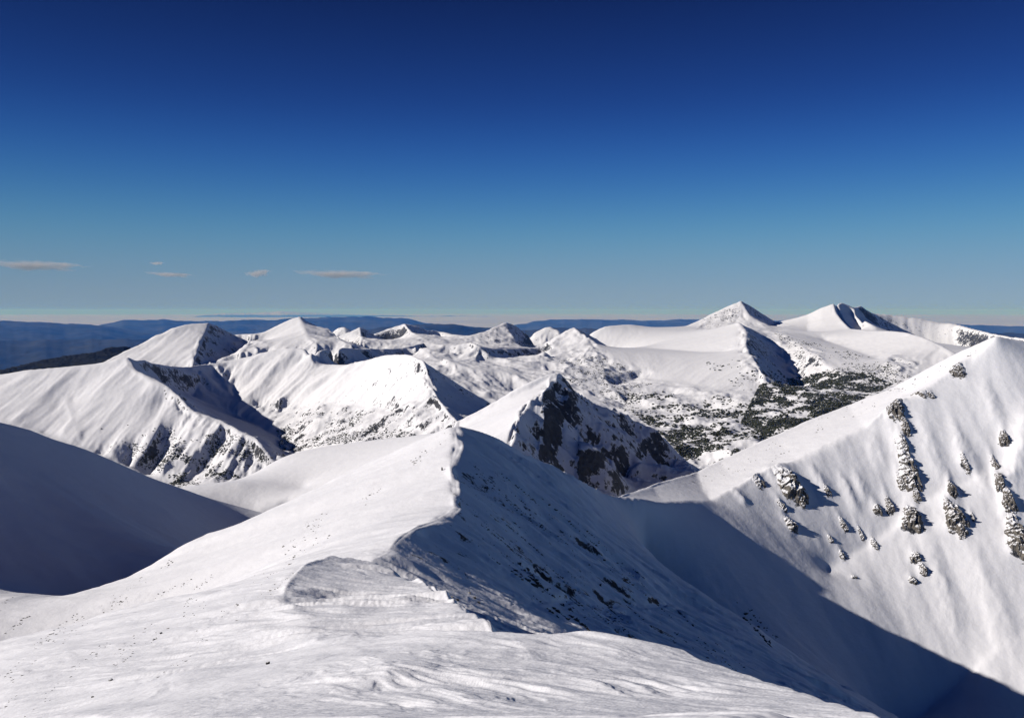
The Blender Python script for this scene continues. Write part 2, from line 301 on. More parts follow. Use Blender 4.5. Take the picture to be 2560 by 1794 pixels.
# ------------------------------------------------------------------ solve the height field (log-polar grid)
azc = np.concatenate([np.arange(-78, -38, 0.5), np.arange(-38, 37.99, 0.07), np.arange(38, 78.1, 0.5)])
NA = (len(azc) // 32) * 32
azc = np.radians(azc[:NA])
DV = 0.0042
V0 = math.log(1.2)
NR = int(math.ceil((math.log(13000) - V0) / DV / 32) * 32)
def rasterise():
    S = np.zeros((NR, NA)); N = np.zeros((NR, NA))
    def put(a, D, z):
        j = np.interp(a, azc, np.arange(NA)); i = (np.log(D) - V0) / DV
        jj = np.rint(j).astype(int); ii = np.rint(i).astype(int)
        ok = (ii >= 0) & (ii < NR) & (jj > 0) & (jj < NA - 1)
        np.add.at(S, (ii[ok], jj[ok]), z[ok]); np.add.at(N, (ii[ok], jj[ok]), 1)
    for n, (k, pts, rough, back) in enumerate(LINES):
        p = np.array(pts, float)
        if k == 'p':
            seg = np.hypot(np.diff(p[:, 0]), np.diff(p[:, 1])) + 400 * np.abs(np.diff(np.log(p[:, 2])))
            t = np.concatenate([[0], np.cumsum(seg)])
            tt = np.arange(0, t[-1], 0.5)
            px = np.interp(tt, t, p[:, 0]); py = np.interp(tt, t, p[:, 1]); D = np.exp(np.interp(tt, t, np.log(p[:, 2])))
            if rough:
                fade = np.minimum(1, np.minimum(tt, t[-1] - tt) / 12)
                py = py + rough * 1.6 * fade * fbm(tt / 34.0, tt * 0 + n * 3.7, 4, n, 0.55)
                px = px + rough * 1.9 * fade * fbm(tt / 34.0, tt * 0 + n * 5.1 + 9, 4, n + 90, 0.55)
            a, te = az_te(px, py); z = te * D
        else:
            t = np.arange(len(p)); tt = np.arange(0, len(p) - 1, 0.004)
            X = np.interp(tt, t, p[:, 0]); Y = np.interp(tt, t, p[:, 1]); z = np.interp(tt, t, p[:, 2])
            a = np.arctan2(X, Y); D = np.hypot(X, Y)
        put(a, D, z)
        if back:
            D2 = D * back[0]
            put(a, D2, z - back[1] * (D2 - D))
    C = np.minimum(N, 1)
    for a_, b_ in LOFT:
        q = [np.array([P(*p) for p in l]) for l in (a_, b_)]
        n = 500
        qa, qb = [np.stack([np.interp(np.linspace(0, 1, n), np.linspace(0, 1, len(l)), l[:, k]) for k in range(3)], 1) for l in q]
        t = np.linspace(0.02, 0.98, 420)[:, None, None]
        G = qa[None] * (1 - t) + qb[None] * t
        G[..., 2] -= 0.10 * (t * (1 - t))[..., 0] * np.hypot(*(qa - qb)[:, :2].T)[None]
        G = G.reshape(-1, 3)
        S1, N1 = S.copy() * 0, N * 0
        put_to = (S1, N1)
        j = np.rint(np.interp(np.arctan2(G[:, 0], G[:, 1]), azc, np.arange(NA))).astype(int)
        i = np.rint((np.log(np.hypot(G[:, 0], G[:, 1])) - V0) / DV).astype(int)
        np.add.at(S1, (i, j), G[:, 2]); np.add.at(N1, (i, j), 1)
        m = (N1 > 0) & (N == 0)
        S[m] = S1[m]; N[m] = N1[m]
    return S, N, C
S, N, CREST = rasterise()
levels = [(S, N, azc, DV)]
while len(levels) < 6:
    S, N, a, dv = levels[-1]
    r = lambda A: A.reshape(A.shape[0] // 2, 2, A.shape[1] // 2, 2).sum((1, 3))
    # average of cell means, so densely hit cells do not dominate
    m = np.where(N > 0, S / np.maximum(N, 1), 0); c = (N > 0) * 1.0
    levels.append((r(m), r(c), a.reshape(-1, 2).mean(1), dv * 2))
Z = None
for li in range(len(levels) - 1, -1, -1):
    S, N, a, dv = levels[li]
    S = S.astype(np.float32); N = N.astype(np.float32); fix = N > 0
    val = np.where(fix, S / np.maximum(N, 1), 0)
    if Z is None:
        Z = np.full(S.shape, -200.0, np.float32)
    else:
        Z = np.repeat(np.repeat(Z, 2, 0), 2, 1)
        for ax in (0, 1):
            Z = 0.25 * np.roll(Z, 1, ax) + 0.5 * Z + 0.25 * np.roll(Z, -1, ax) if li else Z
    Z[fix] = val[fix]
    da = np.gradient(a)
    h = np.diff(a)
    wE = np.zeros(len(a)); wW = np.zeros(len(a))
    wE[:-1] = 1 / h / da[:-1]; wW[1:] = 1 / h / da[1:]
    wv = 1 / dv ** 2
    free = ~fix
    ii, jj = np.indices(Z.shape, sparse=True)
    par = ((ii + jj) & 1)
    m0 = (free & (par == 0)).astype(np.float32); m1 = (free & (par == 1)).astype(np.float32)
    om = 1.75
    wN = np.full((Z.shape[0], 1), wv); wS = wN.copy(); wN[0] = 0; wS[-1] = 0
    tot = (wE[None] + wW[None] + wN + wS)
    wE = wE.astype(np.float32); wW = wW.astype(np.float32); wv = np.float32(wv); itot = (1 / tot).astype(np.float32)
    up = np.empty_like(Z); tmp = np.empty_like(Z)
    its = 400 if li >= 4 else (200 if li == 3 else (120 if li == 2 else (70 if li == 1 else 34)))
    for it in range(its):
        for m in (m0, m1):
            np.multiply(Z[:, 2:], wE[1:-1], out=up[:, 1:-1]); np.multiply(Z[:, :-2], wW[1:-1], out=tmp[:, 1:-1]); up[:, 1:-1] += tmp[:, 1:-1]
            up[:, 0] = wE[0] * Z[:, 1]; up[:, -1] = wW[-1] * Z[:, -2]
            np.multiply(Z, wv, out=tmp)
            up[1:] += tmp[:-1]; up[:-1] += tmp[1:]
            up *= itot
            up -= Z
            up *= m
            up *= np.float32(om)
            Z += up
Z = Z.astype(float)
print('solved', Z.shape, round(time.time() - T0, 1))

# ------------------------------------------------------------------ mesh rows (denser where faces are seen)
def row_radii():
    out = [math.log(1.2)]
    while out[-1] < math.log(12500):
        r = math.exp(out[-1])
        d = np.interp(math.log(r), np.log([1.2, 5, 40, 80, 250, 700, 900, 1500, 5500, 6500, 12500]),
                      [.03, .0062, .0055, .0050, .0042, .0034, .0030, .0034, .0040, .012, .05])
        out.append(out[-1] + float(d))
    return np.array(out)
RV = row_radii()
fi = np.clip((RV - V0) / DV, 0, NR - 1.001)
i0 = fi.astype(int); ft = (fi - i0)[:, None]
ZM = Z[i0] * (1 - ft) + Z[i0 + 1] * ft
CREST = CREST[np.rint(fi).astype(int)]
R = np.exp(RV)[:, None] * np.ones((1, NA)); A = azc[None] * np.ones((len(RV), 1))
X = R * np.sin(A); Y = R * np.cos(A)
PX, PY = project(X, Y, ZM)
print('rows', ZM.shape, round(time.time() - T0, 1))

def blur(Zin, n):
    Zb = Zin.copy()
    for k in range(n):
        Zb[1:-1] = 0.25 * Zb[:-2] + 0.5 * Zb[1:-1] + 0.25 * Zb[2:]
        Zb[:, 1:-1] = 0.25 * Zb[:, :-2] + 0.5 * Zb[:, 1:-1] + 0.25 * Zb[:, 2:]
    return Zb

ZM = blur(ZM, 2)
_n = R[:, 0] < 560
_k = int(_n.sum()) + 20
_nb = blur(ZM[:_k], 26)
_w = 1 - sstep(450, 560, R[:_k])
ZM[:_k] = ZM[:_k] * (1 - _w) + _nb * _w
_b = blur(ZM, 14)
smooth_hills = sstep(660, 720, R) * (1 - sstep(1170, 1250, R)) * (1 - sstep(math.radians(-6), math.radians(-4), A))
ZM = ZM * (1 - smooth_hills) + _b * smooth_hills
PX, PY = project(X, Y, ZM)
# regional masks: polygons in the photograph, limited in distance; baked on the terrain's own vertices
def pmask(poly, D0, D1, soft=3):
    s = 4
    W_, H_ = 2560 // s + 60, 1794 // s + 60
    img = np.zeros((H_, W_))
    xs = (np.arange(W_) - 30) * s; ys = (np.arange(H_) - 30) * s
    xx, yy = np.meshgrid(xs, ys)
    inside = np.zeros(xx.shape, bool)
    n = len(poly)
    for i in range(n):
        x1, y1 = poly[i]; x2, y2 = poly[(i + 1) % n]
        if y1 == y2: continue
        c = ((yy >= min(y1, y2)) & (yy < max(y1, y2)) & (xx < (x2 - x1) * (yy - y1) / (y2 - y1) + x1))
        inside ^= c
    img = blur(inside * 1.0, soft * soft)
    u = np.clip(PX / s + 30, 0, W_ - 1.01); v = np.clip(PY / s + 30, 0, H_ - 1.01)
    m = img[v.astype(int), u.astype(int)]
    e = 0.04
    m = m * sstep(D0 * (1 - e), D0 * (1 + e), R) * (1 - sstep(D1 * (1 - e), D1 * (1 + e), R))
    return m

# rockiness: probability of bare rock; gul: strength of gullies; rgh: general roughness
rock = np.zeros_like(ZM); rgh = np.full_like(ZM, 0.25); gul = np.full_like(ZM, 0.3)

def region(poly, D0, D1, rk=None, rg=None, gu=None, soft=3):
    global rock, rgh, gul
    m = pmask(poly, D0, D1, soft)
    if rk is not None: rock = rock * (1 - m) + rk * m
    if rg is not None: rgh = rgh * (1 - m) + rg * m
    if gu is not None: gul = gul * (1 - m) + gu * m
    return m
ALLX = [(-200, 0), (2760, 0), (2760, 1900), (-200, 1900)]
region(ALLX, 1250, 12000, 0.50, 1.1, 1.1)
region(ALLX, 700, 1250, 0.05, 0.3, 0.3)

# ---- region painting
region([(330, 895), (520, 905), (640, 1000), (740, 1130), (690, 1140), (500, 1030)], 1500, 2900, 0.22, 0.6, 0.5, 2)
region([(-200, 900), (1140, 1040), (1140, 1400), (-200, 1500)], 600, 1230, 0.0, 0.12, 0.06)
region([(1150, 1130), (1300, 1210), (1650, 1500), (1750, 1700), (1480, 1570), (1300, 1500), (1100, 1430), (1000, 1390), (1120, 1300)], 130, 600, 0.50, 0.4, 0.3, 2)
region([(1500, 1200), (2480, 820), (2800, 840), (2800, 1900), (1400, 1900)], 400, 1150, 0.0, 0.14, 0.12)
region([(1940, 800), (2560, 860), (2300, 980), (2050, 950)], 2600, 4800, 0.30, 0.45, 0.5)
region([(430, 1060), (620, 1070), (720, 1160), (640, 1230), (330, 1230), (240, 1140)], 1400, 1900, 0.25, 1.3, 0.9)      # lower left spur
region([(-300, 900), (330, 880), (480, 1040), (250, 1120), (-300, 1080)], 1500, 2700, 0.08, 0.35, 0.3)
region([(660, 1010), (900, 1010), (1060, 1060), (1000, 1110), (700, 1150)], 1500, 2200, 0.55, 1.3, 0.8)
region([(560, 870), (760, 850), (1060, 880), (1060, 1010), (760, 1000), (600, 980)], 1700, 2900, 0.12, 0.45, 0.5)
region([(1390, 940), (1310, 1020), (1270, 1110), (1300, 1260), (1600, 1260), (1760, 1200), (1600, 1040), (1440, 950)], 740, 1215, 0.34, 1.7, 1.2, 2)
region([(1365, 975), (1425, 985), (1430, 1040), (1400, 1060), (1395, 1160), (1370, 1190), (1340, 1150), (1355, 1080), (1345, 1030)], 740, 1215, 0.62, 2.2, 1.3, 1)
region([(1300, 1040), (1340, 1020), (1330, 1090), (1310, 1120), (1285, 1100)], 740, 1215, 0.15, 1.4, 1.0, 1)
region([(1445, 1100), (1480, 1075), (1530, 1110), (1560, 1180), (1540, 1210), (1440, 1190)], 740, 1215, 0.58, 2.2, 1.3, 1)
region([(1600, 1090), (1650, 1100), (1690, 1160), (1660, 1200), (1590, 1150)], 740, 1215, 0.52, 2.0, 1.2, 1)
region([(1410, 1040), (1440, 1040), (1440, 1200), (1405, 1200)], 740, 1215, 0.08, 1.0, 1.4, 1)
region([(240, 910), (480, 800), (530, 800), (470, 920)], 2900, 4000, 0.22, 0.6, 0.3)
region([(530, 800), (640, 830), (700, 880), (480, 930)], 2900, 4000, 0.40, 1.2, 1.2)
region([(640, 830), (750, 780), (800, 830), (700, 880)], 2900, 4000, 0.05, 0.4, 0.3)
region([(1470, 800), (1850, 790), (1880, 900), (1900, 980), (1600, 950), (1500, 880)], 2500, 4900, 0.03, 0.2, 0.25)
region([(1940, 800), (2090, 750), (2390, 870), (2200, 860), (2100, 850)], 3400, 5400, 0.03, 0.25, 0.35)
region([(2170, 770), (2400, 790), (2560, 840), (2420, 880), (2250, 830)], 4400, 6300, 0.25, 1.0, 1.0)
region([(1330, 860), (1440, 870), (1640, 930), (1540, 1010), (1380, 990)], 2300, 3300, 0.50, 1.3, 0.8)
region([(1850, 790), (1930, 840), (2020, 960), (1960, 1000), (1850, 920)], 2500, 3900, 0.50, 1.2, 1.0)
region([(1550, 980), (1900, 990), (2200, 900), (2100, 1030), (1700, 1220), (1560, 1050)], 1600, 2700, 0.46, 1.5, 0.8)

region([(2170, 770), (2400, 790), (2560, 840), (2480, 870), (2380, 860), (2250, 815), (2190, 810)], 4400, 6600, 0.42, 1.1, 1.5, 1)
region([(1750, 795), (1840, 760), (1850, 800), (1800, 825), (1740, 820)], 4000, 5200, 0.85, 1.2, 0.9, 1)
region([(1200, 830), (1262, 805), (1290, 862), (1200, 866)], 3600, 4700, 0.78, 1.2, 0.9, 1)
region([(1930, 830), (2060, 880), (2040, 930), (1960, 900)], 3000, 4400, 0.60, 1.3, 1.0, 2)
region([(1400, 870), (1500, 870), (1560, 940), (1480, 980), (1380, 950)], 2400, 3400, 0.60, 1.4, 1.2, 2)
region([(2190, 930), (2230, 885), (2300, 900), (2270, 950)], 2700, 3600, 0.75, 1.5, 1.4, 1)
region([(1070, 900), (1100, 920), (1230, 1000), (1180, 1040), (1120, 1040), (1080, 960)], 1500, 2050, 0.30, 0.55, 0.5, 1)
region([(1535, 1250), (1590, 1212), (1690, 1180), (1760, 1160), (1900, 1095), (1900, 1300), (1535, 1300)], 590, 900, 0.0, 0.10, 0.08, 2)
# slope direction of the base surface
def grad(Zc):
    dzv = np.gradient(Zc, RV, axis=0) / R
    dza = np.gradient(Zc, azc, axis=1) / R
    s, c = np.sin(A), np.cos(A)
    return dzv * s + dza * c, dzv * c - dza * s
gx, gy = grad(blur(ZM, 8))
sl_ = np.hypot(gx, gy) + 1e-6

H = np.zeros_like(ZM)
# gullies
for k, lam in enumerate([240, 120, 60, 30, 15, 8]):
    lo, hi = lam / 0.40, lam / 0.0035
    rr = (R[:, 0] > lo) & (R[:, 0] < hi)
    idx = np.where(rr)[0]
    if not len(idx): continue
    s0, s1 = idx[0], idx[-1] + 1
    r_ = R[s0:s1]
    w = sstep(lo, lo * 1.6, r_) * (1 - sstep(hi * 0.6, hi, r_))
    ux, uy = -gy[s0:s1] / sl_[s0:s1], gx[s0:s1] / sl_[s0:s1]
    g = gully(X[s0:s1] / lam, Y[s0:s1] / lam, ux * 1.0, uy * 1.0, 11 + k)
    far_ = sstep(700, 1300, r_)
    g = g * (1 - 0.55 * far_) + 0.55 * far_ * (0.55 - 2.0 * np.abs(g))
    amp = 0.08 * lam * np.minimum(1, sl_[s0:s1] * 1.8) * gul[s0:s1] * (1 - 0.55 * sstep(3200, 3900, r_) * (lam > 100))
    H[s0:s1] += w * amp * g
print('gullies', round(time.time() - T0, 1))
# general roughness
for k, lam in enumerate([160, 80, 40, 20, 10, 5, 2.5, 1.2, 0.6]):
    lo, hi = lam / 0.30, lam / 0.0022
    rr = (R[:, 0] > lo) & (R[:, 0] < hi)
    idx = np.where(rr)[0]
    if not len(idx): continue
    s0, s1 = idx[0], idx[-1] + 1
    r_ = R[s0:s1]
    w = sstep(lo, lo * 1.6, r_) * (1 - sstep(hi * 0.6, hi, r_))
    n = perlin(X[s0:s1] / lam + 3.1 * k, Y[s0:s1] / lam - 1.7 * k, 31 + k)
    rg_ = rgh[s0:s1]
    n2 = (0.55 - 2 * np.abs(n))
    H[s0:s1] += w * lam * (0.020 * rg_ * n + 0.060 * np.maximum(rg_ - 0.5, 0) * n2)
# wind-carved snow (sastrugi): long terraces drawn out along the wind, which crosses the ridge
def sastrugi(r0, r1, L0, amp, steps, seed, mask=1.0, ang=0.12):
    idx = np.where((R[:, 0] > r0) & (R[:, 0] < r1))[0]; s0, s1 = idx[0], idx[-1] + 1
    x, y, r_ = X[s0:s1], Y[s0:s1], R[s0:s1]
    c, s = math.cos(ang), math.sin(ang)
    u = (x * c + y * s) / L0; v = (-x * s + y * c) / (L0 * 0.22)
    wx = 0.9 * fbm(u * 0.5 + 5, v * 0.25, 3, seed + 1); wy = 0.9 * fbm(u * 0.5, v * 0.25 + 7, 3, seed + 2)
    n = fbm(u + wx, v + wy * 2, 3, seed, 0.45)
    t = n * steps; f = np.floor(t); fr = t - f
    h = (f + sstep(0.0, 0.5, fr)) / steps * 0.6 + n * 0.4
    w = sstep(r0, r0 * 1.3, r_) * (1 - sstep(r1 * 0.8, r1, r_))
    patch = 0.35 + 0.65 * sstep(-0.15, 0.35, fbm(x / (L0 * 3), y / (L0 * 1.5), 3, seed + 5))
    mk = mask[s0:s1] if isinstance(mask, np.ndarray) else mask
    H[s0:s1] += amp * h * w * patch * mk
right_of_crest = sstep(-50, -20, X)
wall_ = sstep(-26, 12, X)
left_calm = 0.25 + 0.75 * sstep(math.radians(-19), math.radians(-7), A)
sastrugi(1.5, 75, 6.0, 0.27, 5, 401, left_calm, -1.15)
sastrugi(1.5, 40, 1.7, 0.03, 4, 411, 1.0, -1.05)
sastrugi(50, 230, 18, 1.7, 6, 421, right_of_crest * 0.95 + 0.05, -0.35)
sastrugi(60, 300, 7, 0.35, 5, 451, 0.6, -0.6)
sastrugi(150, 640, 40, 5.5, 7, 431, wall_ * 0.97 + 0.03, -0.2)
sastrugi(60, 640, 12, 1.5, 5, 441, wall_ * 0.9 + 0.1, -0.1)
_c = blur(CREST, 7)
H *= 1 - 0.7 * np.clip(_c * 5, 0, 1) * sstep(600, 1200, R) - 0.5 * np.clip(_c * 6, 0, 1) * (1 - sstep(450, 600, R)) * sstep(175, 260, R)
ZF = ZM + H
print('noise', round(time.time() - T0, 1))

# ------------------------------------------------------------------ finding places on the terrain
TE = ZF / R
TEmax = np.maximum.accumulate(TE, 0)
def hit(px, py):
    """first terrain point seen at a photograph pixel -> (row, col, x, y, z)"""
    a, te = az_te(px, py)
    j = int(np.clip(np.searchsorted(azc, a), 1, NA - 1))
    if a - azc[j - 1] < azc[j] - a: j -= 1
    c = TEmax[:, j]
    i = int(np.searchsorted(c, te))
    if i >= len(c): return None
    t = float(np.clip((te - c[i - 1]) / max(c[i] - c[i - 1], 1e-9), 0, 1)) if i else 1.0
    r_ = R[i - 1, j] * (1 - t) + R[i, j] * t if i else R[i, j]
    z_ = ZF[i - 1, j] * (1 - t) + ZF[i, j] * t if i else ZF[i, j]
    a = float(a)
    return i, j, r_ * math.sin(a), r_ * math.cos(a), z_
GX, GY = grad(blur(ZM, 10))
def normal_at(i, j):
    return Vector((-GX[i, j], -GY[i, j], 1)).normalized()

CR = [  # px, py, w, h, thickness px, label
    (1968, 1210, 88, 118, 26, 'big snow-plastered rock outcrop, leftmost on the sunlit face, with wide shadow'),
    (1974, 1312, 34, 56, 14, 'small dark rock outcrop directly below the big leftmost outcrop'),
    (2240, 1022, 52, 62, 16, 'craggy snow-crusted knob breaking the crest of the right mountain'),
    (2262, 1066, 26, 56, 13, 'narrow rock rib dropping from the craggy knob on the crest'),
    (2394, 925, 46, 40, 12, 'small snow-covered crag on the crest just below the right summit'),
    (2300, 981, 60, 22, 7, 'low line of stones between the two crags of the right crest'),
    (2266, 1165, 58, 160, 18, 'long narrow rock rib running down the middle of the sunlit face'),
    (2278, 1295, 60, 72, 24, 'blocky brown outcrop at the foot of the long narrow rib'),
    (2192, 1274, 30, 34, 12, 'small rounded outcrop left of the blocky brown one'),
    (2222, 1262, 26, 56, 10, 'thin snowy rib between the small rounded outcrop and the long rib'),
    (2378, 1228, 26, 50, 18, 'upper pointed rock casting a hooked shadow, right part of the face'),
    (2386, 1292, 68, 92, 24, 'broad tapering outcrop below the pointed rock, right part of the face'),
    (2496, 1212, 28, 62, 12, 'slim rock rib above the largest outcrop at the right edge'),
    (2520, 1258, 40, 70, 20, 'dark shouldered rock joining the slim rib to the edge outcrop'),
    (2540, 1340, 66, 130, 26, 'largest rock outcrop cut by the right edge of the view'),
    (2508, 1098, 30, 52, 14, 'lone dark crag high on the right of the sunlit face'),
    (2288, 1392, 34, 34, 10, 'upper rock of the short diagonal chain low on the sunlit face'),
    (2306, 1424, 26, 40, 11, 'middle rock of the short diagonal chain low on the sunlit face'),
    (2280, 1450, 30, 24, 8, 'lowest rock of the short diagonal chain low on the sunlit face'),
    (2106, 1308, 20, 52, 8, 'little snow-capped rock near the centre of the sunlit face'),
    (2074, 1345, 16, 34, 6, 'tiny curled rock just left of the little snow-capped one'),
    (2104, 1386, 24, 36, 7, 'pair-like split rock under the little snow-capped one'),
    (2184, 1358, 24, 44, 7, 'thin slanting rock above the empty lower slope'),
    (2134, 1442, 22, 14, 6, 'isolated stub of rock alone on the lower slope'),
    (2066, 1226, 22, 40, 6, 'faint snowy lump of rock right of the big leftmost outcrop'),
    (2430, 1290, 14, 30, 5, 'small tooth of rock between the broad outcrop and the edge outcrop'),
    (2410, 1160, 20, 60, 6, 'half-buried rib above the pointed rock'),
    (1893, 1200, 40, 46, 7, 'broken snow lip with rocks at the low end of the right crest'),
    (2258, 1110, 24, 60, 9, 'broken rock steps linking the crest knob to the long rib'),
    (2290, 1240, 26, 50, 10, 'short rock step at the right foot of the long rib'),
    (1952, 1262, 22, 44, 8, 'thin rock ledge between the big leftmost outcrop and the one below it'),
    (1998, 1250, 20, 60, 9, 'dark right flank rock of the big leftmost outcrop'),
    (2250, 1205, 22, 60, 8, 'jagged left edge rock of the long rib'),
    (2402, 1330, 22, 44, 9, 'lowest dark tooth under the broad tapering outcrop'),
    (2366, 1262, 22, 40, 8, 'notched rock between the pointed rock and the broad outcrop'),
    (2325, 987, 30, 20, 6, 'snow-crusted stones right of the low line on the crest'),
    (2150, 1330, 14, 50, 5, 'slender half-buried rib left of the thin slanting rock'),
    (2484, 1160, 20, 60, 8, 'narrow rock streak above the slim rib near the right edge'),
]

FR = {}
def frame(px, py, w_px, h_px):
    q = hit(px, py)
    i, j, x, y, z = q
    n = normal_at(i, j)
    down = Vector((n.x, n.y, 0)); down = (down - n * down.dot(n)).normalized()
    across = n.cross(down).normalized()
    view = Vector((x, y, z)).normalized()
    fs = max(0.35, math.sqrt(max(0, 1 - down.dot(view) ** 2)))
    mpp = y / F
    return (x, y, z), n, down, across, w_px * mpp / 2, h_px * mpp / 2 / fs, mpp
def mound(fr, th, up=2.2, rk=1.0):
    """snow drift that buries the upper side of an outcrop and tails off up the slope"""
    (x, y, z), n, down, across, hw, hl, mpp = fr
    d2 = Vector((down.x, down.y)).normalized(); hs = math.hypot(down.x, down.y)
    rad = max(hl * up, hw) * 1.6
    i0_ = np.searchsorted(R[:, 0], math.hypot(x, y) - rad); i1_ = np.searchsorted(R[:, 0], math.hypot(x, y) + rad)
    a0 = math.atan2(x, y); da_ = rad / math.hypot(x, y)
    j0 = np.searchsorted(azc, a0 - da_); j1 = np.searchsorted(azc, a0 + da_)
    xx = X[i0_:i1_, j0:j1] - x; yy = Y[i0_:i1_, j0:j1] - y
    dd = (xx * d2.x + yy * d2.y) / (hl * hs); aa = (-xx * d2.y + yy * d2.x) / hw
    aa = aa + 0.35 * fbm(xx / (hl * 0.8) + x, yy / (hl * 0.8), 3, 5)
    prof = sstep(-up, 0.1, dd) * (1 - sstep(0.55, 1.05, dd))
    lat = np.exp(-(aa / np.interp(dd, [-up, 0], [0.45, 0.95])) ** 2 * 1.2)
    hgt = th * mpp * prof * lat * (1 + 0.5 * fbm(xx / (hw * 0.7), yy / (hw * 0.7) + y, 4, 8))
    ZF[i0_:i1_, j0:j1] += hgt
    rock[i0_:i1_, j0:j1] = np.maximum(rock[i0_:i1_, j0:j1], rk * lat * sstep(-0.6, 0.3, dd) * (1 - sstep(0.9, 1.3, dd)))
for (px, py, w, h, th, lb) in CR:
    fr = frame(px, py, w, h); FR[(px, py)] = fr
    mound(fr, th * 0.50, 2.6, rk=0.6)
# rounded snow ribs and half-buried rocks on the same face
for (px, py, w, h, th) in [(2545, 1130, 70, 300, 14), (2440, 1180, 50, 160, 7), (2330, 1120, 50, 200, 6), (2120, 1230, 34, 120, 7), (2050, 1200, 40, 110, 6), (2150, 1210, 30, 90, 5), (2350, 1450, 60, 320, 6), (2470, 1480, 80, 360, 6), (2400, 1110, 40, 150, 7), (2190, 1120, 50, 120, 5), (1850, 1240, 30, 60, 6), (2480, 1000, 50, 160, 6)]:
    q = hit(px, py)
    if q is not None: mound(frame(px, py, w, h), th, 1.3, 0.0)
TE = ZF / R
TEmax = np.maximum.accumulate(TE, 0)
# ------------------------------------------------------------------ materials
def nodes(m):
    m.use_nodes = True
    nt = m.node_tree; nt.nodes.clear()
    out = nt.nodes.new('ShaderNodeOutputMaterial')
    return nt, out
def N_(nt, t, **kw):
    n = nt.nodes.new(t)
    for k, v in kw.items():
        if k.startswith('i_'):
            key = k[2:]
            key = int(key) if key.isdigit() else key
            n.inputs[key].default_value = v
        else: setattr(n, k, v)
    return n
def math_(nt, op, a, b=None, clamp=False):
    n = nt.nodes.new('ShaderNodeMath'); n.operation = op; n.use_clamp = clamp
    for i, v in enumerate((a, b)):
        if v is None: continue
        if isinstance(v, (int, float)): n.inputs[i].default_value = v
        else: nt.links.new(v, n.inputs[i])
    return n.outputs[0]
def noise(nt, vec, scale, detail=4, rough=0.55, dist=0.0):
    n = N_(nt, 'ShaderNodeTexNoise'); n.inputs['Scale'].default_value = scale
    n.inputs['Detail'].default_value = detail; n.inputs['Roughness'].default_value = rough
    n.inputs['Distortion'].default_value = dist
    nt.links.new(vec, n.inputs['Vector'])
    return n.outputs['Fac']

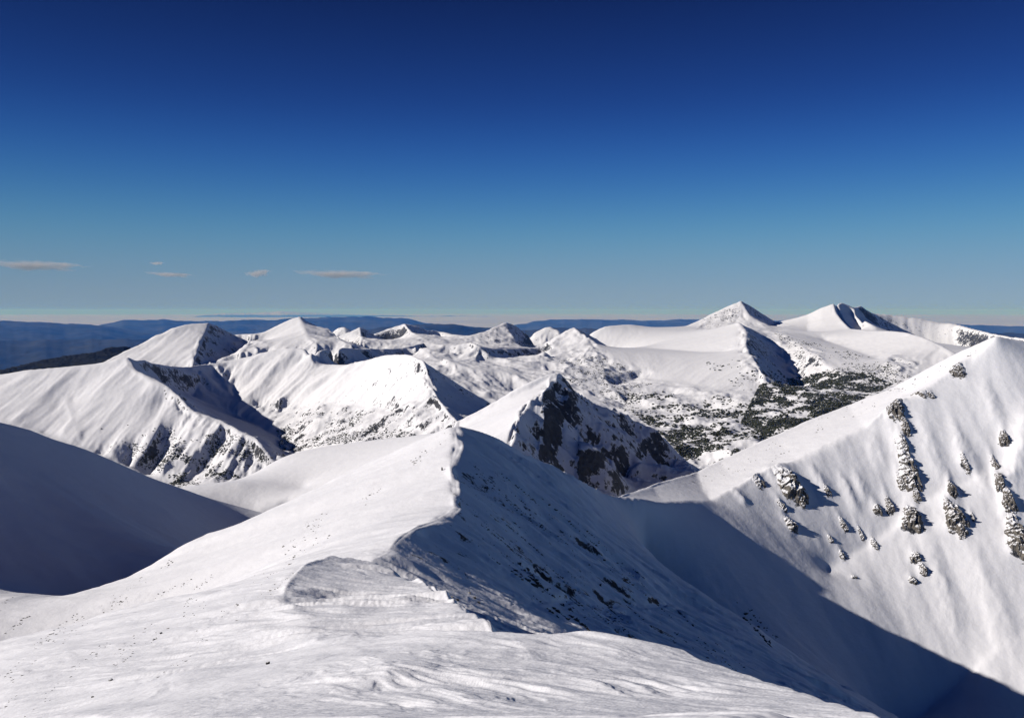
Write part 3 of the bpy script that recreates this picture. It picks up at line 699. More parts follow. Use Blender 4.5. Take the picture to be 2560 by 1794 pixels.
def terrain_material():
    m = bpy.data.materials.new('snow_and_rock')
    nt, out = nodes(m)
    geo = N_(nt, 'ShaderNodeNewGeometry')
    pos = geo.outputs['Position']
    att = N_(nt, 'ShaderNodeAttribute', attribute_name='rock')
    sep = N_(nt, 'ShaderNodeSeparateXYZ'); nt.links.new(geo.outputs['Normal'], sep.inputs[0])
    steep = math_(nt, 'SUBTRACT', 1.0, sep.outputs['Z'])
    mp = N_(nt, 'ShaderNodeMapping'); mp.inputs['Scale'].default_value = (1, 1, 0.6); nt.links.new(pos, mp.inputs[0])
    n1 = noise(nt, mp.outputs[0], 1 / 26.0, 12, 0.72, 0.5)
    n2 = noise(nt, mp.outputs[0], 1 / 7.0, 8, 0.72, 0.5)
    nn = math_(nt, 'ADD', math_(nt, 'MULTIPLY', n1, 0.5), math_(nt, 'MULTIPLY', n2, 0.5))
    # threshold falls with painted rockiness and steepness
    v = math_(nt, 'ADD', nn, math_(nt, 'MULTIPLY', math_(nt, 'SUBTRACT', steep, 0.12), 0.42))
    v = math_(nt, 'ADD', v, math_(nt, 'MULTIPLY', att.outputs['Fac'], 0.22))
    fac = N_(nt, 'ShaderNodeMapRange'); fac.inputs['From Min'].default_value = 0.685; fac.inputs['From Max'].default_value = 0.715
    nt.links.new(v, fac.inputs['Value'])
    gate = math_(nt, 'MULTIPLY', fac.outputs[0], math_(nt, 'GREATER_THAN', att.outputs['Fac'], 0.02))
    # snow
    sn = N_(nt, 'ShaderNodeBsdfPrincipled')
    c = N_(nt, 'ShaderNodeValToRGB')
    c.color_ramp.elements[0].position = 0.3; c.color_ramp.elements[0].color = (0.75, 0.77, 0.81, 1)
    c.color_ramp.elements[1].position = 0.7; c.color_ramp.elements[1].color = (0.79, 0.81, 0.845, 1)
    nt.links.new(noise(nt, pos, 1 / 9.0, 6), c.inputs[0])
    nt.links.new(c.outputs[0], sn.inputs['Base Color'])
    sn.inputs['Roughness'].default_value = 0.62
    sn.inputs['Specular IOR Level'].default_value = 0.25
    # bumps of several sizes, in metres
    b1 = noise(nt, pos, 1 / 14.0, 8, 0.62)
    bump = N_(nt, 'ShaderNodeBump'); bump.inputs['Strength'].default_value = 0.5; bump.inputs['Distance'].default_value = 1.6
    nt.links.new(b1, bump.inputs['Height'])
    bf = N_(nt, 'ShaderNodeBump'); bf.inputs['Strength'].default_value = 0.4; bf.inputs['Distance'].default_value = 0.03
    mf = N_(nt, 'ShaderNodeMapping'); mf.inputs['Scale'].default_value = (0.5, 2.2, 1.5); nt.links.new(pos, mf.inputs[0])
    nt.links.new(noise(nt, mf.outputs[0], 1.6, 6, 0.65, 0.8), bf.inputs['Height'])
    nt.links.new(bump.outputs[0], bf.inputs['Normal'])
    nt.links.new(bf.outputs[0], sn.inputs['Normal'])
    # rock
    rk = N_(nt, 'ShaderNodeBsdfPrincipled')
    cr = N_(nt, 'ShaderNodeValToRGB')
    cr.color_ramp.elements[0].position = 0.35; cr.color_ramp.elements[0].color = (0.008, 0.010, 0.014, 1)
    cr.color_ramp.elements[1].position = 0.75; cr.color_ramp.elements[1].color = (0.055, 0.062, 0.074, 1)
    nt.links.new(noise(nt, pos, 1 / 5.0, 8, 0.7), cr.inputs[0])
    nt.links.new(cr.outputs[0], rk.inputs['Base Color'])
    rk.inputs['Roughness'].default_value = 0.85
    bm2 = N_(nt, 'ShaderNodeBump'); bm2.inputs['Strength'].default_value = 1.0; bm2.inputs['Distance'].default_value = 4.0
    nt.links.new(noise(nt, pos, 1 / 7.0, 8, 0.7), bm2.inputs['Height']); nt.links.new(bm2.outputs[0], rk.inputs['Normal'])
    mix = N_(nt, 'ShaderNodeMixShader')
    nt.links.new(gate, mix.inputs[0]); nt.links.new(sn.outputs[0], mix.inputs[1]); nt.links.new(rk.outputs[0], mix.inputs[2])
    nt.links.new(mix.outputs[0], out.inputs['Surface'])
    return m
M_TERR = terrain_material()

# ------------------------------------------------------------------ build terrain objects from the grid
def grid_object(name, label, X, Y, Z, sel, mat, attrs=None):
    """sel: boolean per quad (rows-1, cols-1)"""
    nr, nc = Z.shape
    ii, jj = np.nonzero(sel)
    a = ii * nc + jj
    quads = np.stack([a, a + 1, a + nc + 1, a + nc], 1)
    used = np.zeros(nr * nc, bool); used[quads.ravel()] = True
    remap = np.cumsum(used) - 1
    co = np.stack([X.ravel()[used], Y.ravel()[used], Z.ravel()[used]], 1).astype(np.float32)
    q = remap[quads].astype(np.int32)
    me = bpy.data.meshes.new(name)
    me.vertices.add(len(co)); me.vertices.foreach_set('co', co.ravel())
    me.loops.add(q.size); me.loops.foreach_set('vertex_index', q.ravel())
    me.polygons.add(len(q)); me.polygons.foreach_set('loop_start', np.arange(0, q.size, 4, dtype=np.int32))
    me.polygons.foreach_set('use_smooth', np.ones(len(q), bool)) if True else None
    me.update(calc_edges=True)
    for k, v in (attrs or {}).items():
        at = me.attributes.new(k, 'FLOAT', 'POINT')
        at.data.foreach_set('value', v.ravel()[used].astype(np.float32))
    me.materials.append(mat)
    o = bpy.data.objects.new(name, me)
    COL.objects.link(o)
    o['kind'] = 'structure'
    o['label'] = label
    return o
def curve(pts):
    """distance boundary as a function of azimuth, from (px, D) pairs"""
    p = np.array(pts, float)
    a = np.arctan((p[:, 0] - 1280) / F)
    return np.exp(np.interp(A[:-1, :-1], a, np.log(p[:, 1])))
Rq = R[:-1, :-1]
b1 = curve([(-4000, 620), (0, 490), (210, 470), (652, 475), (1135, 490), (1281, 520), (1439, 600), (1550, 630), (1600, 730), (1742, 870), (2100, 1020), (2490, 1080), (4500, 1130)])
b2 = curve([(-4000, 1290), (1050, 1270), (1135, 1250), (1400, 1300), (1738, 1340), (4500, 1340)])
b3 = curve([(-4000, 2500), (0, 2200), (318, 2500), (517, 2950), (730, 2760), (805, 2720), (1010, 2250), (1175, 2150), (1350, 2150), (1351, 1450), (4500, 1450)])
fb = np.interp(A[:-1, :-1], np.arctan((np.array([-4000, 180, 235, 300, 420]) - 1280.) / F), [3300, 3500, 3700, 4300, 9000])
forest_sel = (Rq > fb) & (Rq < 11000) & (A[:-1, :-1] < math.atan((420 - 1280) / F))
regs = [
    ('snow_ridge', 'wind-carved white snow ridge in the foreground running up to the bare right mountain', Rq < b1),
    ('snow_hills', 'middle snow hills with the blue shaded slope and the dark cliff pyramid', (Rq >= b1) & (Rq < b2)),
    ('mountain_ridge', 'snowy mountain ridge with a shaded cirque on the left', (Rq >= b2) & (Rq < b3)),
    ('mountain_range', 'far snowy mountain range with sharp sunlit peaks on the skyline', (Rq >= b3) & (Rq >= b2) & ~forest_sel),
]
for nm, lb, sel in regs:
    grid_object(nm, lb, X, Y, ZF, sel, M_TERR, {'rock': rock})
def dark_forest_mat():
    m = bpy.data.materials.new('conifer_forest'); nt, out = nodes(m)
    geo = N_(nt, 'ShaderNodeNewGeometry')
    cr = N_(nt, 'ShaderNodeValToRGB')
    cr.color_ramp.elements[0].position = 0.4; cr.color_ramp.elements[0].color = (0.008, 0.011, 0.012, 1)
    cr.color_ramp.elements[1].position = 0.8; cr.color_ramp.elements[1].color = (0.035, 0.038, 0.035, 1)
    nt.links.new(noise(nt, geo.outputs['Position'], 1 / 60.0, 6, 0.6), cr.inputs[0])
    p = N_(nt, 'ShaderNodeBsdfPrincipled'); p.inputs['Roughness'].default_value = 0.95; p.inputs['Specular IOR Level'].default_value = 0.05
    nt.links.new(cr.outputs[0], p.inputs['Base Color']); nt.links.new(p.outputs[0], out.inputs['Surface'])
    return m
ZFF = ZF + 9 * np.abs(perlin(X / 14, Y / 14, 77)) * (R > 3000)
fo = grid_object('forest', 'dark conifer forest covering the far left ridge below the white dome', X, Y, ZFF, forest_sel, dark_forest_mat())
fo['kind'] = 'stuff'
del ZFF
print('mesh', round(time.time() - T0, 1))

# ------------------------------------------------------------------ the plain and the blue ranges beyond
def far_land():
    az = np.radians(np.arange(-60, 60.01, 0.11)); rv = np.concatenate([np.arange(math.log(8500), math.log(90000), 0.004), np.arange(math.log(90000), math.log(260000), 0.006)])
    R_ = np.exp(rv)[:, None] + 0 * az[None]; A_ = az[None] + 0 * R_
    x, y = R_ * np.sin(A_), R_ * np.cos(A_)
    z = -1980 + 90 * fbm(x / 9000, y / 9000, 6, 71) + 60 * np.abs(fbm(x / 2500, y / 2500, 4, 72))
    px = 1280 + F * np.tan(A_)
    snow = np.zeros_like(z)
    def rng_(pts, D, slope, s, rough=1.0, dlean=0.0):
        nonlocal z, snow
        p = np.array(pts, float)
        a, te = az_te(p[:, 0], p[:, 1])
        Dl = D * (1 + 0.06 * fbm(A_ * 9, A_ * 0 + s, 3, s))
        zc = np.interp(A_, a, te) * Dl
        zc = zc + 0.012 * D * 0.1 * rough * fbm(A_ * 60, A_ * 0 + s * 3.3, 5, s + 5, 0.6)
        d = np.abs(R_ - Dl)
        w = zc - slope * d * (1 + 0.25 * fbm(x / (D * .05), y / (D * .05), 4, s + 9)) + D * 0.002 * fbm(x / (D * .03), y / (D * .03), 5, s + 3)
        up = w > z
        z = np.where(up, w, z)
    rng_([(-1800, 815), (-400, 808), (0, 802), (96, 804), (163, 810), (254, 812), (350, 830), (600, 860), (4000, 900)], 44000, 0.07, 200)
    rng_([(-2500, 870), (150, 860), (250, 812), (307, 800), (407, 797), (479, 803), (551, 801), (604, 798), (671, 800), (719, 796), (814, 793), (886, 789), (958, 793), (1006, 795), (1054, 804), (1120, 815), (1200, 830), (4000, 900)], 56000, 0.08, 210)
    rng_([(-2500, 900), (700, 845), (880, 830), (960, 818), (1062, 808), (1137, 811), (1180, 815), (1232, 820), (1290, 826), (1400, 818), (1500, 822), (1700, 824), (2300, 830), (4000, 850)], 27000, 0.12, 220)
    rng_([(-2500, 900), (1150, 860), (1230, 822), (1294, 811), (1343, 802), (1384, 798), (1437, 799), (1486, 797), (1549, 800), (1660, 800), (1738, 798), (1900, 800), (2300, 806), (2453, 813), (2560, 815), (2800, 812), (4000, 820)], 62000, 0.08, 230)
    me_sel = np.ones((z.shape[0] - 1, z.shape[1] - 1), bool)
    mt = bpy.data.materials.new('winter_forest_plain')
    nt, out = nodes(mt)
    geo = N_(nt, 'ShaderNodeNewGeometry')
    cr = N_(nt, 'ShaderNodeValToRGB')
    cr.color_ramp.elements[0].position = 0.35; cr.color_ramp.elements[0].color = (0.012, 0.020, 0.024, 1)
    cr.color_ramp.elements[1].position = 0.7; cr.color_ramp.elements[1].color = (0.075, 0.08, 0.07, 1)
    nt.links.new(noise(nt, geo.outputs['Position'], 1 / 2500.0, 8, 0.6), cr.inputs[0])
    p = N_(nt, 'ShaderNodeBsdfPrincipled'); p.inputs['Roughness'].default_value = 0.95; p.inputs['Specular IOR Level'].default_value = 0.05
    nt.links.new(cr.outputs[0], p.inputs['Base Color']); nt.links.new(p.outputs[0], out.inputs['Surface'])
    grid_object('plain', 'blue forested plain and low hills fading to the horizon', x, y, z, me_sel, mt)
    # very far snow-capped range
    az = np.radians(np.arange(-30, 30.01, 0.05)); rr = np.linspace(150000, 215000, 120)
    R_ = rr[:, None] + 0 * az[None]; A_ = az[None] + 0 * R_
    x, y = R_ * np.sin(A_), R_ * np.cos(A_)
    pts = np.array([(-200, 810), (380, 800), (500, 788), (530, 784), (560, 781), (640, 781), (700, 777), (760, 779), (850, 784), (950, 787), (1030, 788), (1120, 788), (1200, 789), (1300, 790), (1420, 793), (1560, 799), (1600, 812), (2600, 820)], float)
    a, te = az_te(pts[:, 0], pts[:, 1])
    zc = np.interp(A_, a, te) * 180000 - 130
    jag = 1 - 2 * np.abs(fbm(A_ * 70, A_ * 0 + 1.5, 4, 301, 0.5))
    z = zc + 120 * (jag - 0.6) - np.abs(R_ - 180000) * 0.085 * (1 + 0.4 * fbm(x / 6000, y / 6000, 4, 303)) + 160 * fbm(x / 7000, y / 7000, 4, 305)
    z = np.maximum(z, -2050)
    m2 = bpy.data.materials.new('distant_snow'); nt, out = nodes(m2)
    p = N_(nt, 'ShaderNodeBsdfPrincipled'); p.inputs['Roughness'].default_value = 0.7
    geo = N_(nt, 'ShaderNodeNewGeometry'); sep = N_(nt, 'ShaderNodeSeparateXYZ'); nt.links.new(geo.outputs['Position'], sep.inputs[0])
    f = N_(nt, 'ShaderNodeMapRange'); f.inputs['From Min'].default_value = -1000; f.inputs['From Max'].default_value = -650
    nt.links.new(math_(nt, 'ADD', sep.outputs['Z'], math_(nt, 'MULTIPLY', noise(nt, geo.outputs['Position'], 1 / 3000., 4), 400)), f.inputs['Value'])
    mixc = N_(nt, 'ShaderNodeMix', data_type='RGBA'); mixc.inputs['A'].default_value = (0.03, 0.035, 0.035, 1); mixc.inputs['B'].default_value = (0.42, 0.43, 0.45, 1)
    nt.links.new(f.outputs[0], mixc.inputs['Factor']); nt.links.new(mixc.outputs['Result'], p.inputs['Base Color']); nt.links.new(p.outputs[0], out.inputs['Surface'])
    grid_object('distant_mountains', 'very far snow-capped mountain range low on the horizon', x, y, z, np.ones((z.shape[0] - 1, z.shape[1] - 1), bool), m2)
far_land()

# ------------------------------------------------------------------ haze
def haze():
    me = bpy.data.meshes.new('haze'); bm = bmesh.new()
    bmesh.ops.create_cube(bm, size=1.0)
    for v in bm.verts:
        v.co = Vector((v.co.x * 600000, v.co.y * 600000, -2250 if v.co.z < 0 else 260))
    bm.to_mesh(me); bm.free()
    m = bpy.data.materials.new('air'); nt, out = nodes(m)
    v = N_(nt, 'ShaderNodeVolumePrincipled')
    v.inputs['Color'].default_value = (0.06, 0.27, 1.0, 1)
    v.inputs['Absorption Color'].default_value = (0.95, 0.97, 1, 1)
    v.inputs['Density'].default_value = 1.5e-5
    v.inputs['Anisotropy'].default_value = 0.0
    nt.links.new(v.outputs[0], out.inputs['Volume'])
    me.materials.append(m)
    o = bpy.data.objects.new('haze', me); COL.objects.link(o)
    o['kind'] = 'stuff'; o['label'] = 'pale blue haze in the air over the far ranges'
haze()

def mat_rock(name, snow_lo, snow_hi, dark, light, scale=1.0):
    m = bpy.data.materials.new(name); nt, out = nodes(m)
    geo = N_(nt, 'ShaderNodeNewGeometry'); pos = geo.outputs['Position']
    sep = N_(nt, 'ShaderNodeSeparateXYZ'); nt.links.new(geo.outputs['Normal'], sep.inputs[0])
    v = math_(nt, 'ADD', sep.outputs['Z'], math_(nt, 'MULTIPLY', math_(nt, 'SUBTRACT', noise(nt, pos, 0.45 / scale, 6, 0.65), 0.5), 0.9))
    f = N_(nt, 'ShaderNodeMapRange'); f.inputs['From Min'].default_value = snow_lo; f.inputs['From Max'].default_value = snow_hi
    nt.links.new(v, f.inputs['Value'])
    cr = N_(nt, 'ShaderNodeValToRGB')
    cr.color_ramp.elements[0].position = 0.3; cr.color_ramp.elements[0].color = dark + (1,)
    cr.color_ramp.elements[1].position = 0.75; cr.color_ramp.elements[1].color = light + (1,)
    nt.links.new(noise(nt, pos, 0.5 / scale, 8, 0.7), cr.inputs[0])
    mixc = N_(nt, 'ShaderNodeMix', data_type='RGBA'); mixc.inputs['B'].default_value = (0.77, 0.79, 0.825, 1)
    nt.links.new(f.outputs[0], mixc.inputs['Factor']); nt.links.new(cr.outputs[0], mixc.inputs['A'])
    p = N_(nt, 'ShaderNodeBsdfPrincipled'); p.inputs['Roughness'].default_value = 0.8; p.inputs['Specular IOR Level'].default_value = 0.2
    nt.links.new(mixc.outputs['Result'], p.inputs['Base Color'])
    b = N_(nt, 'ShaderNodeBump'); b.inputs['Strength'].default_value = 0.7; b.inputs['Distance'].default_value = 0.8 * scale
    nt.links.new(noise(nt, pos, 0.8 / scale, 8, 0.7), b.inputs['Height']); nt.links.new(b.outputs[0], p.inputs['Normal'])
    nt.links.new(p.outputs[0], out.inputs['Surface'])
    return m
M_CRAG = mat_rock('crag_rock', 0.53, 0.61, (0.035, 0.033, 0.03), (0.20, 0.185, 0.16), 1.6)
M_STONE = mat_rock('dark_stone', 0.85, 0.95, (0.03, 0.03, 0.03), (0.10, 0.095, 0.085), 0.6)

_ico = {}
def ico(n):
    if n not in _ico:
        bm = bmesh.new(); bmesh.ops.create_icosphere(bm, subdivisions=n, radius=1.0)
        v = np.array([x.co[:] for x in bm.verts]); f = np.array([[q.index for q in p.verts] for p in bm.faces]); bm.free()
        _ico[n] = (v, f)
    return _ico[n]
def n3(p, s):
    return (perlin(p[:, 0] + p[:, 2] * 0.71, p[:, 1] - p[:, 2] * 0.53, s) + perlin(p[:, 1] * 0.9 + 3.3, p[:, 2] + p[:, 0] * 0.4, s + 1) + perlin(p[:, 2] * 1.1, p[:, 0] * 0.8 - p[:, 1] * 0.5, s + 2)) / 3
def facet(v, k, seed, depth):
    """cut flat fracture planes into a blob"""
    r = np.random.default_rng(seed)
    for i in range(k):
        n = r.normal(size=3); n /= np.linalg.norm(n)
        d = r.uniform(1 - depth, 0.98)
        t = v @ n - d
        v = v - np.where(t > 0, t, 0)[:, None] * n
    return v
def mesh_from(name, v, f, mat, smooth=True):
    me = bpy.data.meshes.new(name)
    me.from_pydata(v.tolist(), [], f.tolist()); me.update()
    me.polygons.foreach_set('use_smooth', np.full(len(me.polygons), smooth))
    me.materials.append(mat)
    return me
RVv = RV
def tz(x, y):
    """terrain height at x,y (bilinear)"""
    a = np.arctan2(x, y); v = np.log(np.hypot(x, y))
    fj = np.interp(a, azc, np.arange(NA)); fi_ = np.interp(v, RVv, np.arange(len(RVv)))
    j = np.clip(fj.astype(int), 0, NA - 2); i = np.clip(fi_.astype(int), 0, len(RVv) - 2)
    tj = fj - j; ti = fi_ - i
    return (ZF[i, j] * (1 - tj) + ZF[i, j + 1] * tj) * (1 - ti) + (ZF[i + 1, j] * (1 - tj) + ZF[i + 1, j + 1] * tj) * ti
def crag(name, label, px, py, w_px, h_px, thick, seed, group=None, mat=None, lean=0.0, sub=5):
    """broken bedrock rib standing out of the slope, snow lodged on its ledges: w,h in photograph pixels"""
    q = hit(px, py)
    if q is None: return
    (x, y, z), n, down, across, hw, hl, mpp = FR.get((px, py)) or frame(px, py, w_px, h_px)
    th = thick * mpp
    cell = max(0.45, 0.30 * mpp / 0.35) if y > 200 else 0.25 * mpp
    na = int(np.clip(2 * hw * 1.25 / cell, 14, 90)); nd = int(np.clip(2 * hl * 1.25 / cell, 14, 170))
    u = np.linspace(-1.25, 1.25, na)[None, :] + np.zeros((nd, 1)); v = np.linspace(-1.25, 1.25, nd)[:, None] + np.zeros((1, na))
    A_, D_ = u * hw, v * hl
    so = seed * 3.77
    L0 = max(hw, 0.35 * hl)
    wob = 0.42 * fbm(A_ / (L0 * 0.9) + so, D_ / (L0 * 0.9), 4, seed)
    width = np.interp(v, [-1.25, -0.9, 0.0, 0.55, 1.0, 1.25], [0.18, 0.38, 0.85, 0.95, 0.55, 0.2])
    r1 = np.abs(u + 0.25 * fbm(D_ / L0 + so, A_ * 0, 3, seed + 3)) / width
    edge = 1 - np.maximum(r1, np.abs(v) * 1.0) + wob
    m = sstep(-0.05, 0.60, edge)
    # separate ribs: gaps of snow between them
    gap = fbm(A_ / (L0 * 0.55) + so, D_ / (L0 * 1.6) + so, 3, seed + 11)
    m = m * sstep(-0.34, -0.10, gap + 0.15 * (1 - r1))
    # ledges: rise gently towards the foot, then break off
    s1 = D_ / (L0 * 0.62) + 1.1 * fbm(A_ / (L0 * 0.5), D_ / (L0 * 0.8) + so, 3, seed + 21)
    saw = s1 - np.floor(s1); saw = np.where(saw < 0.72, saw / 0.72, (1 - saw) / 0.28)
    s2 = D_ / (L0 * 0.21) + A_ / (L0 * 0.45) + 1.0 * fbm(A_ / (L0 * 0.2), D_ / (L0 * 0.3) + so, 2, seed + 31)
    saw2 = s2 - np.floor(s2); saw2 = np.where(saw2 < 0.65, saw2 / 0.65, (1 - saw2) / 0.35)
    rid = 1 - 2 * np.abs(perlin(A_ / (L0 * 0.38) + so, D_ / (L0 * 0.7), seed + 41))
    rid2 = 1 - 2 * np.abs(perlin(A_ / (L0 * 0.15) + so, D_ / (L0 * 0.2), seed + 51))
    prof = np.interp(v, [-1.25, -0.8, -0.2, 0.4, 0.9, 1.1, 1.25], [0.02, 0.15, 0.5, 0.95, 1.0, 0.5, 0.1])
    prof = prof * np.interp(u, [-1.0, -0.2, 0.5, 1.0], [0.45, 0.85, 1.1, 0.9])
    h = 0.62 * th * m * prof * (0.30 + 0.70 * saw + 0.10 * saw2 + 0.50 * np.maximum(rid, 0) + 0.08 * rid2 + 0.35 * fbm(A_ / (L0 * 0.7), D_ / (L0 * 0.9) + so, 3, seed + 61))
    h = np.where(m > 0.02, h, 0) - 0.10 * th * (1 - m) ** 2 - 0.10
    d2 = Vector((down.x, down.y)); a2 = Vector((across.x, across.y))
    wx = x + A_ * across.x + D_ * down.x; wy = y + A_ * across.y + D_ * down.y
    wz = tz(wx, wy)
    # push out along the slope normal, biased outward so that feet stand steep
    wx = wx + n.x * h; wy = wy + n.y * h; wz = wz + n.z * h
    keep = (m > 0.03)
    kq = keep[:-1, :-1] | keep[1:, :-1] | keep[:-1, 1:] | keep[1:, 1:]
    ii, jj = np.nonzero(kq)
    if not len(ii): return
    a_ = ii * na + jj
    f = np.stack([a_, a_ + 1, a_ + na + 1, a_ + na], 1)
    # make the faces point outwards
    used = np.zeros(nd * na, bool); used[f.ravel()] = True
    rm_ = np.cumsum(used) - 1
    V = np.stack([wx.ravel()[used] - x, wy.ravel()[used] - y, wz.ravel()[used] - z], 1)
    f = rm_[f]
    e1 = V[f[0, 1]] - V[f[0, 0]]; e2 = V[f[0, 3]] - V[f[0, 0]]
    if np.cross(e1, e2)[2] < 0: f = f[:, ::-1]
    o = bpy.data.objects.new(name, mesh_from(name, V, f, mat or M_CRAG, False)); COL.objects.link(o)
    o.location = (x, y, z)
    o['label'] = label; o['category'] = 'rock outcrop'
    if group: o['group'] = group
    return o

for k, (px, py, w, h, th, lb) in enumerate(CR):
    crag('rock_outcrop', lb, px, py, w, h, th, 900 + k * 13, 'rock outcrops on the right mountain', sub=5 if w > 30 else 4)

# ---- single stones on the near slopes
def stone(label, px, py, size_px, seed, name='stone', cat='stone', group=None, el=(1, 0.7, 0.7)):
    q = hit(px, py)
    if q is None: return
    i, j, x, y, z = q
    r = size_px * y / F / 2
    v, f = ico(3); v = facet(v.copy(), 22, seed, 0.5)
    v = v * (1 + 0.15 * n3(v * 2.5 + seed, seed))[:, None]
    rr = random.Random(seed); a = rr.uniform(0, 6.28)
    c_, s_ = math.cos(a), math.sin(a)
    v = v * np.array(el) * r
    v = np.stack([v[:, 0] * c_ - v[:, 1] * s_, v[:, 0] * s_ + v[:, 1] * c_, v[:, 2]], 1)
    o = bpy.data.objects.new(name, mesh_from(name, v, f, M_STONE, False)); COL.objects.link(o)
    o.location = (x, y, z + r * 0.15)
    o['label'] = label; o['category'] = cat
    if group: o['group'] = group
    return o
stone('small dark stone poking out of the near snow, alone at the bottom left of centre', 670, 1659, 17, 5)
stone('dark angular boulder lowest on the bright left slope', 277, 1700, 16, 6, 'boulder', 'boulder')
stone('upper of two dark boulders on the bright left slope', 403, 1583, 11, 7, 'boulder', 'boulder')
stone('lower of two neighbouring dark boulders on the bright left slope', 384, 1599, 9, 8, 'boulder', 'boulder')
stone('dark stone near the bottom edge of the left slope', 232, 1742, 9, 9, 'boulder', 'boulder')
stone('tilted slab of rock standing near the snowy bump summit', 1105, 1175, 10, 10, 'boulder', 'boulder', None, (0.4, 0.5, 1.6))

def scatter(name, label, spots, mat, sub=1, flat=0.6, kind='stuff', sink=0.1):
    """many small lumps as one mesh. spots: (x,y,z,radius,elong,angle)"""
    v0, f0 = ico(sub)
    S_ = np.array(spots)
    n = len(S_)
    nv = len(v0)
    r = np.random.default_rng(len(spots))
    V = v0[None] * (1 + 0.32 * r.normal(size=(n, nv, 1)).clip(-1.5, 1.5))
    V = V * np.stack([S_[:, 3] * S_[:, 4], S_[:, 3], S_[:, 3] * flat], 1)[:, None]
    c_, s_ = np.cos(S_[:, 5])[:, None], np.sin(S_[:, 5])[:, None]
    x = V[:, :, 0] * c_ - V[:, :, 1] * s_ + S_[:, 0, None]; y = V[:, :, 0] * s_ + V[:, :, 1] * c_ + S_[:, 1, None]
    z = V[:, :, 2] + S_[:, 2, None] + (S_[:, 3] * sink)[:, None]
    V = np.stack([x, y, z], 2).reshape(-1, 3)
    Fc = (f0[None] + (np.arange(n) * nv)[:, None, None]).reshape(-1, 3)
    me = bpy.data.meshes.new(name)
    me.vertices.add(len(V)); me.vertices.foreach_set('co', V.astype(np.float32).ravel())
    me.loops.add(Fc.size); me.loops.foreach_set('vertex_index', Fc.astype(np.int32).ravel())
    me.polygons.add(len(Fc)); me.polygons.foreach_set('loop_start', np.arange(0, Fc.size, 3, dtype=np.int32))
    me.update(calc_edges=True); me.materials.append(mat)
    o = bpy.data.objects.new(name, me); COL.objects.link(o)
    o['kind'] = kind; o['label'] = label
    return o
def inpoly(x, y, poly):
    c = False; n = len(poly)
    for i in range(n):
        x1, y1 = poly[i]; x2, y2 = poly[(i + 1) % n]
        if (y1 > y) != (y2 > y) and x < (x2 - x1) * (y - y1) / (y2 - y1) + x1: c = not c
    return c
def spots_in(poly, n, D0, D1, size, clump, thr, elong=1.6, sj=0.5, seed=1, gradient=None, ang=None):
    clump2 = clump * 3.2
    rr = random.Random(seed); out = []
    xs = [p[0] for p in poly]; ys = [p[1] for p in poly]
    cand = []
    for _ in range(n):
        px, py = rr.uniform(min(xs), max(xs)), rr.uniform(min(ys), max(ys))
        if not inpoly(px, py, poly): continue
        if gradient and rr.random() > gradient(px, py): continue
        q = hit(px, py)
        if q is None: continue
        D = R[q[0], 0]
        if D < D0 or D > D1: continue
        cand.append((q[2], q[3], q[4], D))
    if not cand: return out
    c = np.array(cand)
    nz = 0.6 * fbm(c[:, 0] / clump, c[:, 1] / clump, 4, seed + 50, 0.6) + 0.6 * fbm(c[:, 0] / clump2, c[:, 1] / clump2, 2, seed + 80)
    for (x, y, z, D), v in zip(cand, nz):
        if v > thr + rr.gauss(0, 0.06):
            out.append((x, y, z, size * D / F * (1 + sj * rr.uniform(-1, 1)), elong * rr.uniform(0.8, 1.3), rr.uniform(-0.4, 0.4) if ang is None else ang + rr.uniform(-.2, .2)))
    return out

def mat_plain(name, c0, c1, scale, rough=0.9):
    m = bpy.data.materials.new(name); nt, out = nodes(m)
    geo = N_(nt, 'ShaderNodeNewGeometry')
    cr = N_(nt, 'ShaderNodeValToRGB')
    cr.color_ramp.elements[0].position = 0.35; cr.color_ramp.elements[0].color = c0 + (1,)
    cr.color_ramp.elements[1].position = 0.7; cr.color_ramp.elements[1].color = c1 + (1,)
    nt.links.new(noise(nt, geo.outputs['Position'], scale, 4, 0.6), cr.inputs[0])
    p = N_(nt, 'ShaderNodeBsdfPrincipled'); p.inputs['Roughness'].default_value = rough; p.inputs['Specular IOR Level'].default_value = 0.1
    nt.links.new(cr.outputs[0], p.inputs['Base Color']); nt.links.new(p.outputs[0], out.inputs['Surface'])
    return m
M_PINE = mat_rock('dwarf_pine', 0.98, 1.12, (0.010, 0.015, 0.008), (0.045, 0.05, 0.028), 6.0)
M_PEB = mat_plain('stone_dark', (0.03, 0.03, 0.028), (0.12, 0.11, 0.095), 0.8)
sp = []
valley = [(1560, 985), (1700, 975), (1880, 1000), (1960, 985), (2240, 900), (2260, 950), (2150, 1010), (1900, 1120), (1735, 1180), (1660, 1090), (1575, 1030)]
sp += spots_in(valley, 60000, 1500, 3200, 1.7, 48, 0.05, 1.15, 0.85, 11, lambda x, y: min(1, max(0.10, (y - 965) / 110)))
sp += spots_in([(1900, 960), (2060, 930), (2160, 930), (2230, 960), (2150, 1010), (1950, 1090), (1850, 1060)], 38000, 1700, 3400, 1.35, 40, -0.04, 1.2, 0.85, 12)
sp += spots_in([(1740, 900), (1900, 900), (1990, 960), (1960, 990), (1850, 975)], 700, 2300, 3400, 1.6, 45, 0.05, 1.2, 0.6, 13)
sp += spots_in([(1360, 940), (1640, 960), (1660, 1060), (1560, 1030), (1470, 990)], 4000, 2000, 3200, 1.2, 50, 0.08, 1.2, 0.6, 14)
sp += spots_in([(390, 1160), (480, 1080), (600, 1090), (690, 1150), (600, 1210), (420, 1225)], 20000, 1400, 1900, 1.0, 26, 0.10, 1.2, 0.8, 15, lambda x, y: min(1, max(0.1, (y - 1060) / 110)))
